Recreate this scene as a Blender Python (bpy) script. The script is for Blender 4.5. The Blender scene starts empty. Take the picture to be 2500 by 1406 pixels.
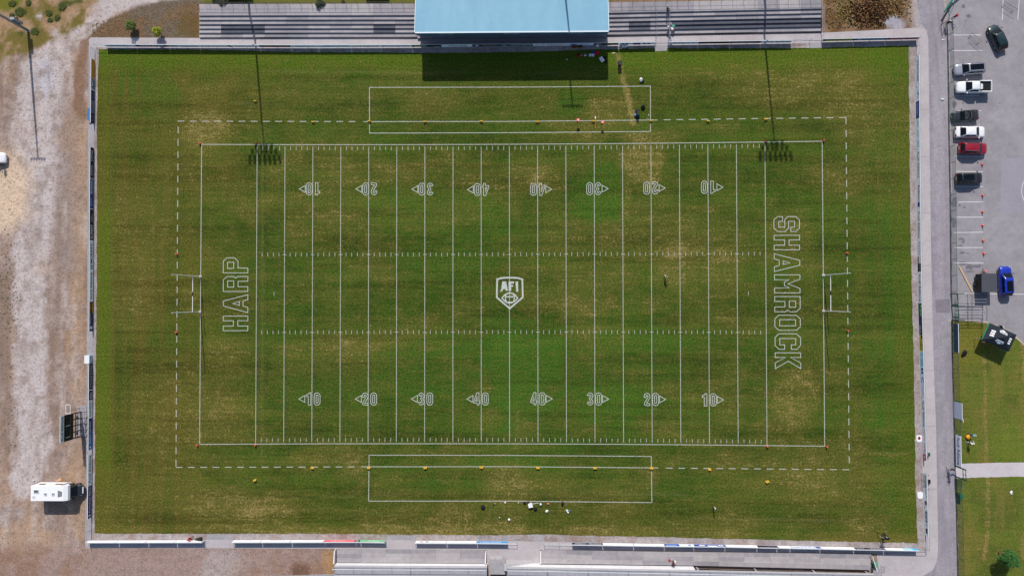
import bpy, bmesh, math, random
import numpy as np
from mathutils import Vector, Matrix
random.seed(7)
sc = bpy.context.scene
COL = sc.collection
# ---------------------------------------------------------------- camera
CAM_R = (0.0162104717, 0.0179073844, -0.000928599696)
CAM_P = Vector((2.38145, -0.898597, 110.2076))
FPX = 1666.7
cam = bpy.data.cameras.new("drone_camera"); camo = bpy.data.objects.new("drone_camera", cam); COL.objects.link(camo)
cam.sensor_fit = 'HORIZONTAL'; cam.sensor_width = 36; cam.lens = 24.0; cam.clip_start = 1; cam.clip_end = 6000
camo.location = CAM_P; camo.rotation_euler = CAM_R; sc.camera = camo
RM = Matrix.Rotation(CAM_R[2], 3, 'Z') @ Matrix.Rotation(CAM_R[1], 3, 'Y') @ Matrix.Rotation(CAM_R[0], 3, 'X')
RMn = np.array(RM); CPn = np.array(CAM_P)
# ---------------------------------------------------------------- light
EL = math.radians(43.0); SDX = 0.087
w = bpy.data.worlds.new("World"); sc.world = w; w.use_nodes = True
nt = w.node_tree; sky = nt.nodes.new("ShaderNodeTexSky"); sky.sky_type = 'NISHITA'; sky.sun_disc = False
sky.sun_elevation = EL; sky.sun_rotation = -SDX
nt.links.new(sky.outputs[0], nt.nodes["Background"].inputs[0]); nt.nodes["Background"].inputs[1].default_value = 0.10
sun = bpy.data.lights.new("sun", 'SUN'); sun.energy = 4.0; sun.angle = math.radians(0.5); sun.color = (1, .95, .88)
suno = bpy.data.objects.new("sun", sun); COL.objects.link(suno)
sd = Vector((SDX, -1, 0)).normalized() * math.cos(EL) + Vector((0, 0, -math.sin(EL)))
suno.rotation_euler = sd.to_track_quat('-Z', 'Y').to_euler(); suno.location = (0, 60, 90)
sc.view_settings.view_transform = 'Standard'; sc.view_settings.look = 'None'; sc.view_settings.gamma = 1
sc.view_settings.exposure = 0.2; sc.view_settings.use_curve_mapping = False
KL = 1.25      # how bright a sunlit level surface of albedo 1 comes out

# ---------------------------------------------------------------- helpers
def lin(c):
    c /= 255.0
    return c / 12.92 if c <= .04045 else ((c + .055) / 1.055) ** 2.4
def alb(c, k=KL):
    return tuple(min(.85, lin(v) / k) for v in c)
def G(px, py, z=0.0):
    d = RM @ Vector(((px - 1250) / FPX, (703 - py) / FPX, -1.0))
    t = (z - CAM_P.z) / d.z
    return CAM_P + d * t
def to_px(X, Y):
    d = np.stack([X - CPn[0], Y - CPn[1], np.full_like(X, -CPn[2])], -1) @ RMn
    return 1250 + FPX * d[..., 0] / -d[..., 2], 703 - FPX * d[..., 1] / -d[..., 2]
def interp(pts, t):
    xs = [p[0] for p in pts]; ys = [p[1] for p in pts]
    return float(np.interp(t, xs, ys))

MATS = {}
def mat(name, c, rough=.8, metal=0.0, noise=None, alpha=None, spec=.3, coat=0, raw=False, tint=None):
    """c as seen sunlit (sRGB 0-255); noise=(scale, amount[, stretch])"""
    if name in MATS: return MATS[name]
    m = bpy.data.materials.new(name); m.use_nodes = True; n = m.node_tree; b = n.nodes["Principled BSDF"]
    col = tuple(c) if raw else alb(c)
    b.inputs["Base Color"].default_value = (*col, 1); b.inputs["Roughness"].default_value = rough
    b.inputs["Metallic"].default_value = metal; b.inputs["Specular IOR Level"].default_value = spec
    if coat: b.inputs["Coat Weight"].default_value = coat; b.inputs["Coat Roughness"].default_value = .06
    if noise:
        tc = n.nodes.new("ShaderNodeTexCoord"); mp = n.nodes.new("ShaderNodeMapping")
        if len(noise) > 2: mp.inputs["Scale"].default_value = noise[2]
        n.links.new(tc.outputs["Object"], mp.inputs[0])
        vals = []
        for s, a in ((noise[0], noise[1]), (noise[0] * .13, noise[1] * .8)):
            t = n.nodes.new("ShaderNodeTexNoise"); t.inputs["Scale"].default_value = s; t.inputs["Detail"].default_value = 5
            t.inputs["Roughness"].default_value = .65; n.links.new(mp.outputs[0], t.inputs["Vector"])
            r = n.nodes.new("ShaderNodeMapRange"); r.inputs[1].default_value = .3; r.inputs[2].default_value = .7
            r.inputs[3].default_value = 1 - a; r.inputs[4].default_value = 1 + a; n.links.new(t.outputs[0], r.inputs[0]); vals.append(r)
        mu = n.nodes.new("ShaderNodeMath"); mu.operation = 'MULTIPLY'
        n.links.new(vals[0].outputs[0], mu.inputs[0]); n.links.new(vals[1].outputs[0], mu.inputs[1])
        vm = n.nodes.new("ShaderNodeVectorMath"); vm.operation = 'SCALE'; vm.inputs[0].default_value = col
        n.links.new(mu.outputs[0], vm.inputs["Scale"]); out = vm.outputs[0]
        for ti in (tint or ()):
            t = n.nodes.new("ShaderNodeTexNoise"); t.inputs["Scale"].default_value = ti[0]; t.inputs["Detail"].default_value = 6; t.inputs["Roughness"].default_value = .7
            mp2 = n.nodes.new("ShaderNodeMapping"); mp2.inputs["Scale"].default_value = ti[3] if len(ti) > 3 else (1, 1, 1); mp2.inputs["Location"].default_value = (ti[0] * 7, 3, 1); n.links.new(tc.outputs["Object"], mp2.inputs[0]); n.links.new(mp2.outputs[0], t.inputs["Vector"])
            r = n.nodes.new("ShaderNodeMapRange"); r.inputs[1].default_value = .46; r.inputs[2].default_value = .66; r.inputs[3].default_value = 0; r.inputs[4].default_value = ti[2]; n.links.new(t.outputs[0], r.inputs[0])
            mx = n.nodes.new("ShaderNodeMix"); mx.data_type = 'RGBA'; n.links.new(r.outputs[0], mx.inputs[0]); n.links.new(out, mx.inputs[6]); mx.inputs[7].default_value = (*alb(ti[1]), 1); out = mx.outputs[2]
        n.links.new(out, b.inputs["Base Color"])
    if alpha is not None:
        b.inputs["Alpha"].default_value = alpha
    MATS[name] = m
    return m

class MB:
    def __init__(s): s.v = []; s.f = []; s.mi = []
    def add(s, vs, fs, mi=0):
        o = len(s.v); s.v += [tuple(v) for v in vs]; s.f += [tuple(i + o for i in f) for f in fs]; s.mi += [mi] * len(fs); return s
    def hexa(s, p, mi=0):      # 8 points, bottom ring then top ring
        return s.add(p, [(3, 2, 1, 0), (4, 5, 6, 7), (0, 1, 5, 4), (1, 2, 6, 5), (2, 3, 7, 6), (3, 0, 4, 7)], mi)
    def box(s, x0, x1, y0, y1, z0, z1, mi=0):
        return s.hexa([(x0, y0, z0), (x1, y0, z0), (x1, y1, z0), (x0, y1, z0), (x0, y0, z1), (x1, y0, z1), (x1, y1, z1), (x0, y1, z1)], mi)
    def tube(s, pts, r, n=6, mi=0, cap=True):
        pts = [Vector(p) for p in pts]; rs = r if isinstance(r, (list, tuple)) else [r] * len(pts); o = len(s.v); L = len(pts)
        for i, p in enumerate(pts):
            d = (pts[min(i + 1, L - 1)] - pts[max(i - 1, 0)]).normalized()
            a = d.orthogonal().normalized() if abs(d.z) > .99 else d.cross(Vector((0, 0, 1))).normalized()
            b = d.cross(a)
            for k in range(n):
                t = 2 * math.pi * (k + .5) / n; s.v.append(tuple(p + (a * math.cos(t) + b * math.sin(t)) * rs[i]))
        for i in range(L - 1):
            for k in range(n):
                s.f.append((o + i * n + k, o + i * n + (k + 1) % n, o + (i + 1) * n + (k + 1) % n, o + (i + 1) * n + k)); s.mi.append(mi)
        if cap:
            s.f.append(tuple(o + k for k in reversed(range(n)))); s.f.append(tuple(o + (L - 1) * n + k for k in range(n))); s.mi += [mi, mi]
        return s
    def prism(s, poly, z0, z1, mi=0):   # polygon (x,y) list ccw
        n = len(poly); o = len(s.v)
        s.v += [(p[0], p[1], z0) for p in poly] + [(p[0], p[1], z1) for p in poly]
        s.f.append(tuple(o + i for i in reversed(range(n)))); s.f.append(tuple(o + n + i for i in range(n)))
        for i in range(n): s.f.append((o + i, o + (i + 1) % n, o + n + (i + 1) % n, o + n + i))
        s.mi += [mi] * (n + 2); return s
    def ball(s, c, r, mi=0, nu=10, nv=6, jit=0, flat=None):
        o = len(s.v); rx, ry, rz = (r, r, r) if not isinstance(r, tuple) else r
        for j in range(nv + 1):
            ph = math.pi * j / nv - math.pi / 2
            for i in range(nu):
                th = 2 * math.pi * i / nu; k = 1 + (random.uniform(-jit, jit) if jit else 0)
                z = math.sin(ph) * rz * k
                s.v.append((c[0] + math.cos(th) * math.cos(ph) * rx * k, c[1] + math.sin(th) * math.cos(ph) * ry * k, c[2] + z))
        for j in range(nv):
            for i in range(nu):
                s.f.append((o + j * nu + i, o + j * nu + (i + 1) % nu, o + (j + 1) * nu + (i + 1) % nu, o + (j + 1) * nu + i)); s.mi.append(mi)
        return s
    def build(s, name, mats, parent=None, local=False, smooth=False):
        off = Vector((0, 0, 0))
        if parent is not None and not local: off = origin(parent)
        me = bpy.data.meshes.new(name)
        me.from_pydata([(v[0] - off.x, v[1] - off.y, v[2] - off.z) for v in s.v], [], s.f)
        if not isinstance(mats, (list, tuple)): mats = [mats]
        for m in mats: me.materials.append(m)
        if len(mats) > 1: me.polygons.foreach_set("material_index", s.mi)
        if smooth: me.polygons.foreach_set("use_smooth", [True] * len(s.f))
        me.update()
        return link(name, me, parent)
def origin(o):
    v = Vector((0, 0, 0))
    while o is not None: v += o.location; o = o.parent
    return v
def link(name, me, parent=None):
    o = bpy.data.objects.new(name, me); COL.objects.link(o)
    if parent is not None: o.parent = parent
    return o
def tag(o, label, cat, group=None):
    o['label'] = label; o['category'] = cat
    if group: o['group'] = group
    return o
def struct(o): o['kind'] = 'structure'; return o
def thing(name, label, cat, loc=(0, 0, 0), rz=0, group=None):
    o = bpy.data.objects.new(name, None); COL.objects.link(o); o.empty_display_size = .3
    o.location = loc; o.rotation_euler = (0, 0, rz); return tag(o, label, cat, group)
def copy_tree(o, parent=None):
    c = o.copy(); COL.objects.link(c); c.parent = parent
    for ch in list(o.children): copy_tree(ch, c)
    return c

# ---- numpy value noise
def vnoise(x, y, seed):
    rs = np.random.RandomState(seed); T = rs.rand(256, 256)
    xi = np.floor(x).astype(int); yi = np.floor(y).astype(int); fx = x - xi; fy = y - yi
    fx = fx * fx * (3 - 2 * fx); fy = fy * fy * (3 - 2 * fy)
    a = T[xi % 256, yi % 256]; b = T[(xi + 1) % 256, yi % 256]; c = T[xi % 256, (yi + 1) % 256]; d = T[(xi + 1) % 256, (yi + 1) % 256]
    return (a * (1 - fx) + b * fx) * (1 - fy) + (c * (1 - fx) + d * fx) * fy
def fbm(x, y, sx, sy, seed, o=4):
    r = 0; a = .5; t = 0
    for k in range(o):
        r = r + a * vnoise(x / sx * 2 ** k + 31 * k, y / sy * 2 ** k + 17 * k, seed + k); t += a; a *= .55
    return r / t
def sst(a, b, x):
    t = np.clip((x - a) / (b - a), 0, 1); return t * t * (3 - 2 * t)
def ell(px, py, cx, cy, rx, ry, n=None):
    d = np.sqrt(((px - cx) / rx) ** 2 + ((py - cy) / ry) ** 2)
    if n is not None: d = d + n
    return 1 - sst(.55, 1.1, d)
def pline(px, py, pts, wd, n=0):       # distance mask of a polyline
    best = np.full_like(px, 1e9)
    for (x0, y0), (x1, y1) in zip(pts[:-1], pts[1:]):
        dx, dy = x1 - x0, y1 - y0; t = np.clip(((px - x0) * dx + (py - y0) * dy) / (dx * dx + dy * dy), 0, 1)
        best = np.minimum(best, np.hypot(px - x0 - t * dx, py - y0 - t * dy))
    return 1 - sst(.7, 1.15, best / wd + n)
def mixc(c, m, rgb):
    m = m[..., None]; return c * (1 - m) + np.array(alb(rgb)) * m

def vcol_mat(name, fine, amt, fine2, amt2, tint=None, stretch=(1, 1, 1), rough=.95, bump=.0):
    m = bpy.data.materials.new(name); m.use_nodes = True; n = m.node_tree; b = n.nodes["Principled BSDF"]
    b.inputs["Roughness"].default_value = rough; b.inputs["Specular IOR Level"].default_value = .1
    at = n.nodes.new("ShaderNodeAttribute"); at.attribute_name = "Col"
    tc = n.nodes.new("ShaderNodeTexCoord"); mp = n.nodes.new("ShaderNodeMapping"); mp.inputs["Scale"].default_value = stretch
    n.links.new(tc.outputs["Object"], mp.inputs[0]); cur = at.outputs["Color"]
    for i, (s, a) in enumerate(((fine, amt), (fine2, amt2))):
        t = n.nodes.new("ShaderNodeTexNoise"); t.inputs["Scale"].default_value = s; t.inputs["Detail"].default_value = 6; t.inputs["Roughness"].default_value = .7
        n.links.new((tc.outputs["Object"] if i == 0 else mp.outputs[0]), t.inputs["Vector"])
        r = n.nodes.new("ShaderNodeMapRange"); r.inputs[1].default_value = .32; r.inputs[2].default_value = .68
        r.inputs[3].default_value = 1 - a; r.inputs[4].default_value = 1 + a; n.links.new(t.outputs[0], r.inputs[0])
        vm = n.nodes.new("ShaderNodeVectorMath"); vm.operation = 'SCALE'; n.links.new(cur, vm.inputs[0]); n.links.new(r.outputs[0], vm.inputs["Scale"]); cur = vm.outputs[0]
    if tint:
        t = n.nodes.new("ShaderNodeTexNoise"); t.inputs["Scale"].default_value = tint[0]; t.inputs["Detail"].default_value = 4; n.links.new(mp.outputs[0], t.inputs["Vector"])
        r = n.nodes.new("ShaderNodeMapRange"); r.inputs[1].default_value = .5; r.inputs[2].default_value = .75; r.inputs[3].default_value = 0; r.inputs[4].default_value = tint[2]; n.links.new(t.outputs[0], r.inputs[0])
        mx = n.nodes.new("ShaderNodeMix"); mx.data_type = 'RGBA'; n.links.new(r.outputs[0], mx.inputs[0]); n.links.new(cur, mx.inputs[6]); mx.inputs[7].default_value = (*alb(tint[1]), 1); cur = mx.outputs[2]
    n.links.new(cur, b.inputs["Base Color"]); MATS[name] = m; return m
def turf_mat(name, dryc, dryc2, k=1.0):
    """green from the mesh colours, straw-coloured blades coming through where the 'dry' attribute is high"""
    m = bpy.data.materials.new(name); m.use_nodes = True; n = m.node_tree; b = n.nodes["Principled BSDF"]; b.inputs["Roughness"].default_value = .95; b.inputs["Specular IOR Level"].default_value = .08
    N = lambda t: n.nodes.new(t); L = n.links.new
    at = N("ShaderNodeAttribute"); at.attribute_name = "Col"; ad = N("ShaderNodeAttribute"); ad.attribute_name = "dry"; tc = N("ShaderNodeTexCoord")
    def noise(scale, st=(1, 1, 1), det=4, ro=.65):
        mp = N("ShaderNodeMapping"); mp.inputs["Scale"].default_value = st; L(tc.outputs["Object"], mp.inputs[0]); t = N("ShaderNodeTexNoise"); t.inputs["Scale"].default_value = scale; t.inputs["Detail"].default_value = det; t.inputs["Roughness"].default_value = ro; L(mp.outputs[0], t.inputs["Vector"]); return t.outputs[0]
    def rng(x, a, b_, c, d):
        r = N("ShaderNodeMapRange"); r.inputs[1].default_value = a; r.inputs[2].default_value = b_; r.inputs[3].default_value = c; r.inputs[4].default_value = d; L(x, r.inputs[0]); return r.outputs[0]
    def mth(op, x, y):
        q = N("ShaderNodeMath"); q.operation = op
        for i, v in enumerate((x, y)):
            if isinstance(v, (int, float)): q.inputs[i].default_value = v
            else: L(v, q.inputs[i])
        return q.outputs[0]
    fine = noise(3.0, det=3); fine2 = noise(.9, (.7, 1.2, 1), 5); sx = noise(1.0, (.12, 2.6, 1), 3); sy = noise(1.0, (2.2, .1, 1), 3)
    tuft = mth('ADD', rng(fine, .3, .7, -.55, .55), rng(fine2, .3, .7, -.42, .42))
    streak = mth('ADD', rng(sx, .35, .65, -.13, .13), rng(sy, .35, .65, -.05, .05))
    dm = mth('ADD', ad.outputs["Fac"], mth('ADD', mth('MULTIPLY', tuft, 1.05), streak)); dm = rng(dm, -.25, 1.45, 0, 1)
    def mixn(f, a_, b_):
        x = N("ShaderNodeMix"); x.data_type = 'RGBA'; L(f, x.inputs[0]); L(a_, x.inputs[6])
        if isinstance(b_, tuple): x.inputs[7].default_value = (*alb(b_), 1)
        else: L(b_, x.inputs[7])
        return x.outputs[2]
    c1 = mixn(dm, at.outputs["Color"], dryc); c2 = mixn(rng(dm, .55, 1.0, 0, .9), c1, dryc2)
    fac = mth('ADD', mth('MULTIPLY', rng(noise(3.9, det=4, ro=.75), .32, .68, -.6, .68), k), mth('ADD', 1.0, mth('MULTIPLY', streak, .5)))
    vm = N("ShaderNodeVectorMath"); vm.operation = 'SCALE'; L(c2, vm.inputs[0]); L(fac, vm.inputs["Scale"]); L(vm.outputs[0], b.inputs["Base Color"]); MATS[name] = m; return m
def grid_mesh(name, V, C, nx, ny, material, dry=None):
    me = bpy.data.meshes.new(name)
    i = np.arange(nx * ny).reshape(ny, nx); f = np.stack([i[:-1, :-1], i[:-1, 1:], i[1:, 1:], i[1:, :-1]], -1).reshape(-1, 4)
    me.vertices.add(nx * ny); me.vertices.foreach_set("co", V.astype(np.float32).ravel())
    me.loops.add(f.size); me.loops.foreach_set("vertex_index", f.ravel().astype(np.int32))
    me.polygons.add(len(f)); me.polygons.foreach_set("loop_start", np.arange(0, f.size, 4, dtype=np.int32)); me.polygons.foreach_set("loop_total", np.full(len(f), 4, dtype=np.int32))
    at = me.color_attributes.new("Col", 'FLOAT_COLOR', 'POINT'); at.data.foreach_set("color", np.concatenate([C.reshape(-1, 3), np.ones((nx * ny, 1))], 1).astype(np.float32).ravel())
    if dry is not None: da = me.attributes.new("dry", 'FLOAT', 'POINT'); da.data.foreach_set("value", dry.astype(np.float32).ravel())
    me.materials.append(material); me.update(calc_edges=True); me.validate(); return struct(link(name, me))
def coons(left, right, bottom, top, nx, ny, jit=0.0, z=0.0):
    """four border polylines in pixels -> grid of world points. left/right: [(y,x)], bottom/top: [(x,y)]"""
    def cur(fn, n): return np.array([[*fn(i / (n - 1))] for i in range(n)])
    T = lambda u: G(top[0][0] + (top[-1][0] - top[0][0]) * u, interp(top, top[0][0] + (top[-1][0] - top[0][0]) * u))[:2]
    B = lambda u: G(bottom[0][0] + (bottom[-1][0] - bottom[0][0]) * u, interp(bottom, bottom[0][0] + (bottom[-1][0] - bottom[0][0]) * u))[:2]
    Lf = lambda v: G(interp(left[2], left[0] + (left[1] - left[0]) * v), left[0] + (left[1] - left[0]) * v)[:2]
    Rf = lambda v: G(interp(right[2], right[0] + (right[1] - right[0]) * v), right[0] + (right[1] - right[0]) * v)[:2]
    rs = np.random.RandomState(3)
    def wob(n, s): 
        a = np.arange(n); return (fbm(a * 1.0, a * 0.0, 2.5, 1, s, 3) - .5) * jit * 2
    Tp, Bp, Lp, Rp = cur(T, nx), cur(B, nx), cur(Lf, ny), cur(Rf, ny)
    Tp[:, 1] += wob(nx, 5); Bp[:, 1] += wob(nx, 6); Lp[:, 0] += wob(ny, 7); Rp[:, 0] += wob(ny, 8)
    Lp[0] = Bp[0]; Lp[-1] = Tp[0]; Rp[0] = Bp[-1]; Rp[-1] = Tp[-1]
    u = np.linspace(0, 1, nx)[None, :, None]; v = np.linspace(0, 1, ny)[:, None, None]
    P = (1 - v) * Bp[None] + v * Tp[None] + (1 - u) * Lp[:, None] + u * Rp[:, None] - ((1 - u) * (1 - v) * Bp[0] + u * (1 - v) * Bp[-1] + (1 - u) * v * Tp[0] + u * v * Tp[-1])
    return np.concatenate([P, np.full((ny, nx, 1), z)], -1)
def flat(name, poly_px, z, m, thick=None, parent=None):
    pts = [G(x, y, z) for x, y in poly_px]; b = MB()
    if thick: b.prism([(p.x, p.y) for p in reversed(pts)], z - thick, z)
    else: b.add([tuple(p) for p in pts], [tuple(reversed(range(len(pts))))])
    return b.build(name, m, parent)

# ================================================================ SETTING
GRASS = turf_mat("pitch_grass", (102, 96, 42), (144, 128, 78))
LAWN = turf_mat("lawn_grass", (122, 110, 58), (150, 128, 84), .7)
EARTH = vcol_mat("earth_gravel", 4.2, .26, .9, .16, tint=(2.2, (112, 94, 84), .6))
# ---- ground: one sheet out to the horizon, fine where the picture looks
xs = np.concatenate([[-3000, -1200, -500, -250, -150, -110], np.arange(-92, 92.1, .45), [110, 150, 250, 500, 1200, 3000]])
ys = np.concatenate([[-3000, -1200, -500, -250, -120, -75], np.arange(-56, 60.1, .45), [75, 120, 250, 500, 1200, 3000]])
X, Y = np.meshgrid(xs, ys); px, py = to_px(X, Y)
n1 = fbm(X, Y, 9, 9, 11); n2 = fbm(X, Y, 2.2, 2.2, 21); n3 = fbm(X, Y, 3.0, 12, 31); n4 = fbm(X, Y, 1.1, 1.3, 33); n5 = fbm(X, Y, 1.2, 9, 35); nn = (n2 - .5) * 1.1 + (n4 - .5) * .5
c = np.zeros(X.shape + (3,)) + np.array(alb((160, 139, 130)))
c = mixc(c, sst(.4, .62, n1) * .8, (142, 118, 102)); c = mixc(c, sst(.5, .66, n2) * .5, (182, 166, 160)); c = mixc(c, sst(.48, .7, n3) * .5, (172, 142, 116))
leftz = 1 - sst(230, 260, px)
# orange dry grass band beside the left walkway
c = mixc(c, leftz * sst(120, 190, px) * sst(.45, .6, fbm(X, Y, 4, 6, 43)) * .55, (176, 142, 114)); c = mixc(c, pline(px, py, [(196, 380), (190, 560), (186, 700), (190, 860), (185, 980), (180, 1090), (196, 1180), (190, 1300)], 22, nn) * .5, (180, 150, 122))
c = mixc(c, ell(px, py, 60, 1330, 120, 70, nn) * .6, (196, 164, 138)); c = mixc(c, ell(px, py, 20, 1190, 60, 70, nn) * .5, (190, 160, 140))
# gravel track
track = [(430, -20), (330, 2), (255, 25), (190, 62), (140, 105), (110, 160), (100, 240), (95, 330), (100, 420), (85, 520), (75, 620), (70, 740), (72, 860), (75, 1000), (85, 1100), (60, 1180)]
wd = np.interp(py, [-20, 30, 90, 200, 300, 500, 700, 900, 1100, 1200], [26, 30, 44, 66, 66, 48, 44, 42, 42, 34])
c = mixc(c, pline(px / 1.0, py, track, wd, nn * .8) * .92, (198, 186, 184))
c = mixc(c, pline(px, py, [(163, 700), (166, 800)], 7, nn) * .5, (186, 174, 174))
c = mixc(c, ell(px, py, 112, 195, 22, 55, nn) * .8, (190, 186, 196))
c = mixc(c, pline(px, py, [(300, 30), (190, 92), (150, 150)], 7, nn * 2) * .35, (176, 154, 136))
c = mixc(c, pline(px, py, [(12, 690), (10, 820), (6, 960), (20, 1080)], 18, nn) * .65, (140, 116, 100))
c = mixc(c, pline(px, py, [(170, 200), (150, 300), (160, 420), (150, 520), (160, 640)], 24, nn * 1.4) * .5, (150, 134, 128))
c = mixc(c, leftz * sst(.5, .7, n5) * .45, (150, 132, 124)); c = mixc(c, leftz * sst(.52, .72, fbm(X, Y, .9, 6, 37)) * .35, (208, 196, 192)); c = mixc(c, leftz * sst(.54, .72, n4) * .5, (134, 114, 102)); c = mixc(c, leftz * sst(.58, .7, fbm(X, Y, 5, 7, 39)) * .4, (172, 142, 116))
# sand patch
c = mixc(c, ell(px, py, 0, 470, 92, 122, nn * .3) * .92, (220, 194, 168))
# top-left rough grass
tl = sst(0, 14, (150 - .42 * px) - py + (n2 - .5) * 60) * (1 - sst(205, 250, px))
c = mixc(c, tl * .85, (166, 134, 100)); c = mixc(c, tl * sst(.46, .6, n2), (116, 104, 50)); c = mixc(c, ell(px, py, 10, 8, 45, 22, nn), (112, 112, 36))
for bx, by, rx, ry in [(50, 30, 15, 11), (70, 10, 8, 14), (120, 33, 9, 8), (123, 50, 7, 6), (32, 10, 10, 9), (30, 38, 6, 6), (150, 18, 12, 14), (84, 78, 14, 9), (52, 82, 10, 8), (140, 44, 8, 9), (165, 8, 18, 10), (190, 5, 16, 8)]:
    c = mixc(c, ell(px, py, bx, by, rx, ry, nn * .5) * .95, (70, 82, 26))
c = mixc(c, ell(px, py, 95, 40, 10, 9, nn), (190, 180, 178))
# bank between track and the terrace
bk = sst(0, 8, py - np.interp(px, [190, 230, 280, 330, 400, 480], [110, 70, 32, 14, 2, -10]) + nn * 10) * sst(190, 214, px) * (1 - sst(488, 494, px)) * (1 - sst(96, 100, py))
c = mixc(c, bk * .95, (124, 98, 72)); c = mixc(c, bk * sst(.5, .62, n2) * .8, (112, 104, 92)); c = mixc(c, bk * ell(px, py, 460, 70, 40, 35, nn) * .7, (104, 86, 40))
c = mixc(c, pline(px, py, [(205, 110), (198, 160), (190, 230), (200, 280)], 16, nn) * .7, (132, 98, 74))
# strip of grass behind the top terraces
c = mixc(c, (1 - sst(12, 16, py)) * sst(480, 500, px) * (1 - sst(2012, 2020, px)), (104, 104, 40))
c = mixc(c, (1 - sst(12, 16, py)) * sst(1480, 1500, px) * (1 - sst(2012, 2020, px)), (150, 120, 84))
# top-right weeds
tr = sst(2008, 2014, px) * (1 - sst(2205, 2235, px + nn * 30)) * (1 - sst(80, 90, py))
c = mixc(c, tr * .95, (140, 112, 84)); c = mixc(c, tr * sst(.42, .58, n2), (112, 84, 54)); c = mixc(c, tr * ell(px, py, 2130, 35, 50, 45, nn) * .85, (98, 66, 44)); c = mixc(c, tr * ell(px, py, 2060, 20, 25, 40, nn) * .6, (104, 96, 44))
c = mixc(c, tr * ell(px, py, 2190, 55, 32, 18, nn), (168, 164, 172))
rg = sst(2222, 2236, px); c = mixc(c, rg, (178, 166, 162)); c = mixc(c, rg * ell(px, py, 2258, 40, 22, 60, nn) * .8, (172, 168, 176))
c = mixc(c, pline(px, py, [(2280, 60), (2285, 120), (2292, 180)], 12, nn) * .7, (190, 160, 138)); c = mixc(c, pline(px, py, [(2297, 105), (2298, 150)], 6, nn), (160, 108, 74))
# bottom-left
bl = sst(1322, 1352, py + nn * 14) * (1 - sst(830, 860, px)); c = mixc(c, bl * .8, (164, 138, 130)); c = mixc(c, bl * sst(.5, .62, n1) * .7, (148, 116, 92)); c = mixc(c, bl * ell(px, py, 540, 1390, 60, 66, nn) * .75, (178, 166, 162))
c = mixc(c, bl * ell(px, py, 740, 1395, 30, 30, nn) * .8, (110, 76, 56)); c = mixc(c, bl * ell(px, py, 800, 1370, 20, 40, nn) * .8, (176, 138, 96))
far = 1 - (np.abs(X) < 95) * (np.abs(Y) < 62); c = mixc(c, far * .8, (110, 106, 60))
grid_mesh("ground", np.stack([X, Y, np.full_like(X, -.012)], -1), c, len(xs), len(ys), EARTH)

# ---- pitch
top = [(241, 121), (485, 122), (700, 127), (900, 128), (1060, 130), (1250, 128), (1480, 121), (1620, 118.5), (1800, 118), (2000, 117.5), (2219, 112)]
bot = [(231, 1302), (500, 1302), (750, 1302), (1000, 1304), (1230, 1306), (1300, 1303), (1400, 1306), (1500, 1308), (1620, 1310), (1720, 1313), (1850, 1316), (2000, 1320), (2100, 1322), (2240, 1325)]
lft = [(121, 241), (300, 236), (450, 237), (700, 236), (900, 234), (1000, 232), (1302, 231)]
rgt = [(112, 2219), (300, 2220), (500, 2222), (700, 2226), (850, 2230), (1000, 2233), (1110, 2235), (1150, 2234), (1325, 2240)]
NX, NY = 360, 220
P = coons((1302, 121, lft), (1325, 112, rgt), bot, top, NX, NY, jit=.1, z=.0)
X, Y = P[..., 0], P[..., 1]; px, py = to_px(X, Y)
a = fbm(X, Y, 14, 9, 41); b = fbm(X, Y, 16, 1.4, 51); d = fbm(X, Y, 3.2, 2.2, 61); e = fbm(X, Y, 1.5, 14, 71); nn = (d - .5) * .9
core = ell(px, py, 1270, 760, 680, 520, nn * .4); olive = np.clip(sst(800, 380, px) * .75 + sst(1080, 1240, py) * .45 + sst(420, 240, py) * .5 - core * .3 + (a - .5) * 1.2, 0, 1)
c = np.zeros(X.shape + (3,)) + np.array(alb((59, 86, 24)))
c = mixc(c, olive * .8, (82, 81, 28)); c = mixc(c, sst(.45, .65, fbm(X, Y, 7, 4, 44)) * .5, (62, 84, 26)); c = mixc(c, sst(.48, .66, fbm(X, Y, 4, 3, 47)) * .45, (46, 68, 20)); c = mixc(c, sst(.5, .66, fbm(X, Y, 5, 5, 49)) * .4 * olive, (96, 84, 34))
dry = sst(.36, .68, a) * .3 + sst(.42, .68, b) * .18 + (d - .5) * .6 + olive * .2 + .06 + ell(px, py, 1500, 620, 420, 320, nn) * .12
for cx, cy, rx, ry, s in [(1570, 400, 55, 60, .85), (1490, 262, 60, 36, .45), (1350, 700, 110, 60, .22), (1650, 640, 50, 60, .35), (1770, 670, 45, 60, .4), (1940, 970, 60, 70, .7), (1930, 560, 60, 60, .4), (1960, 700, 40, 60, .3),
        (500, 320, 70, 46, .4), (360, 560, 80, 130, .25), (330, 730, 70, 80, .3), (390, 1000, 70, 150, .28), (560, 1232, 170, 40, .6), (660, 1240, 70, 36, .3), (300, 1220, 60, 100, .25), (880, 850, 80, 40, .2), (1235, 1230, 60, 90, .5), (1180, 1292, 220, 16, .4), (640, 1292, 350, 14, .4), (1560, 1302, 300, 14, .4),
        (1990, 1215, 80, 36, .35), (1750, 1275, 130, 26, .3), (1060, 255, 80, 36, .35), (560, 860, 50, 36, .4), (930, 620, 50, 50, .2), (1330, 430, 45, 26, .4), (1290, 400, 50, 40, .3), (1600, 335, 60, 16, .5), (1860, 240, 110, 26, .2), (870, 1150, 36, 60, .3), (1960, 1160, 70, 30, .3), (1120, 520, 60, 30, .2), (820, 420, 60, 40, .15), (1530, 480, 14, 50, .4)]:
    dry = dry + ell(px, py, cx, cy, rx * 1.15, ry * 1.15, nn) * s * .8
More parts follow.
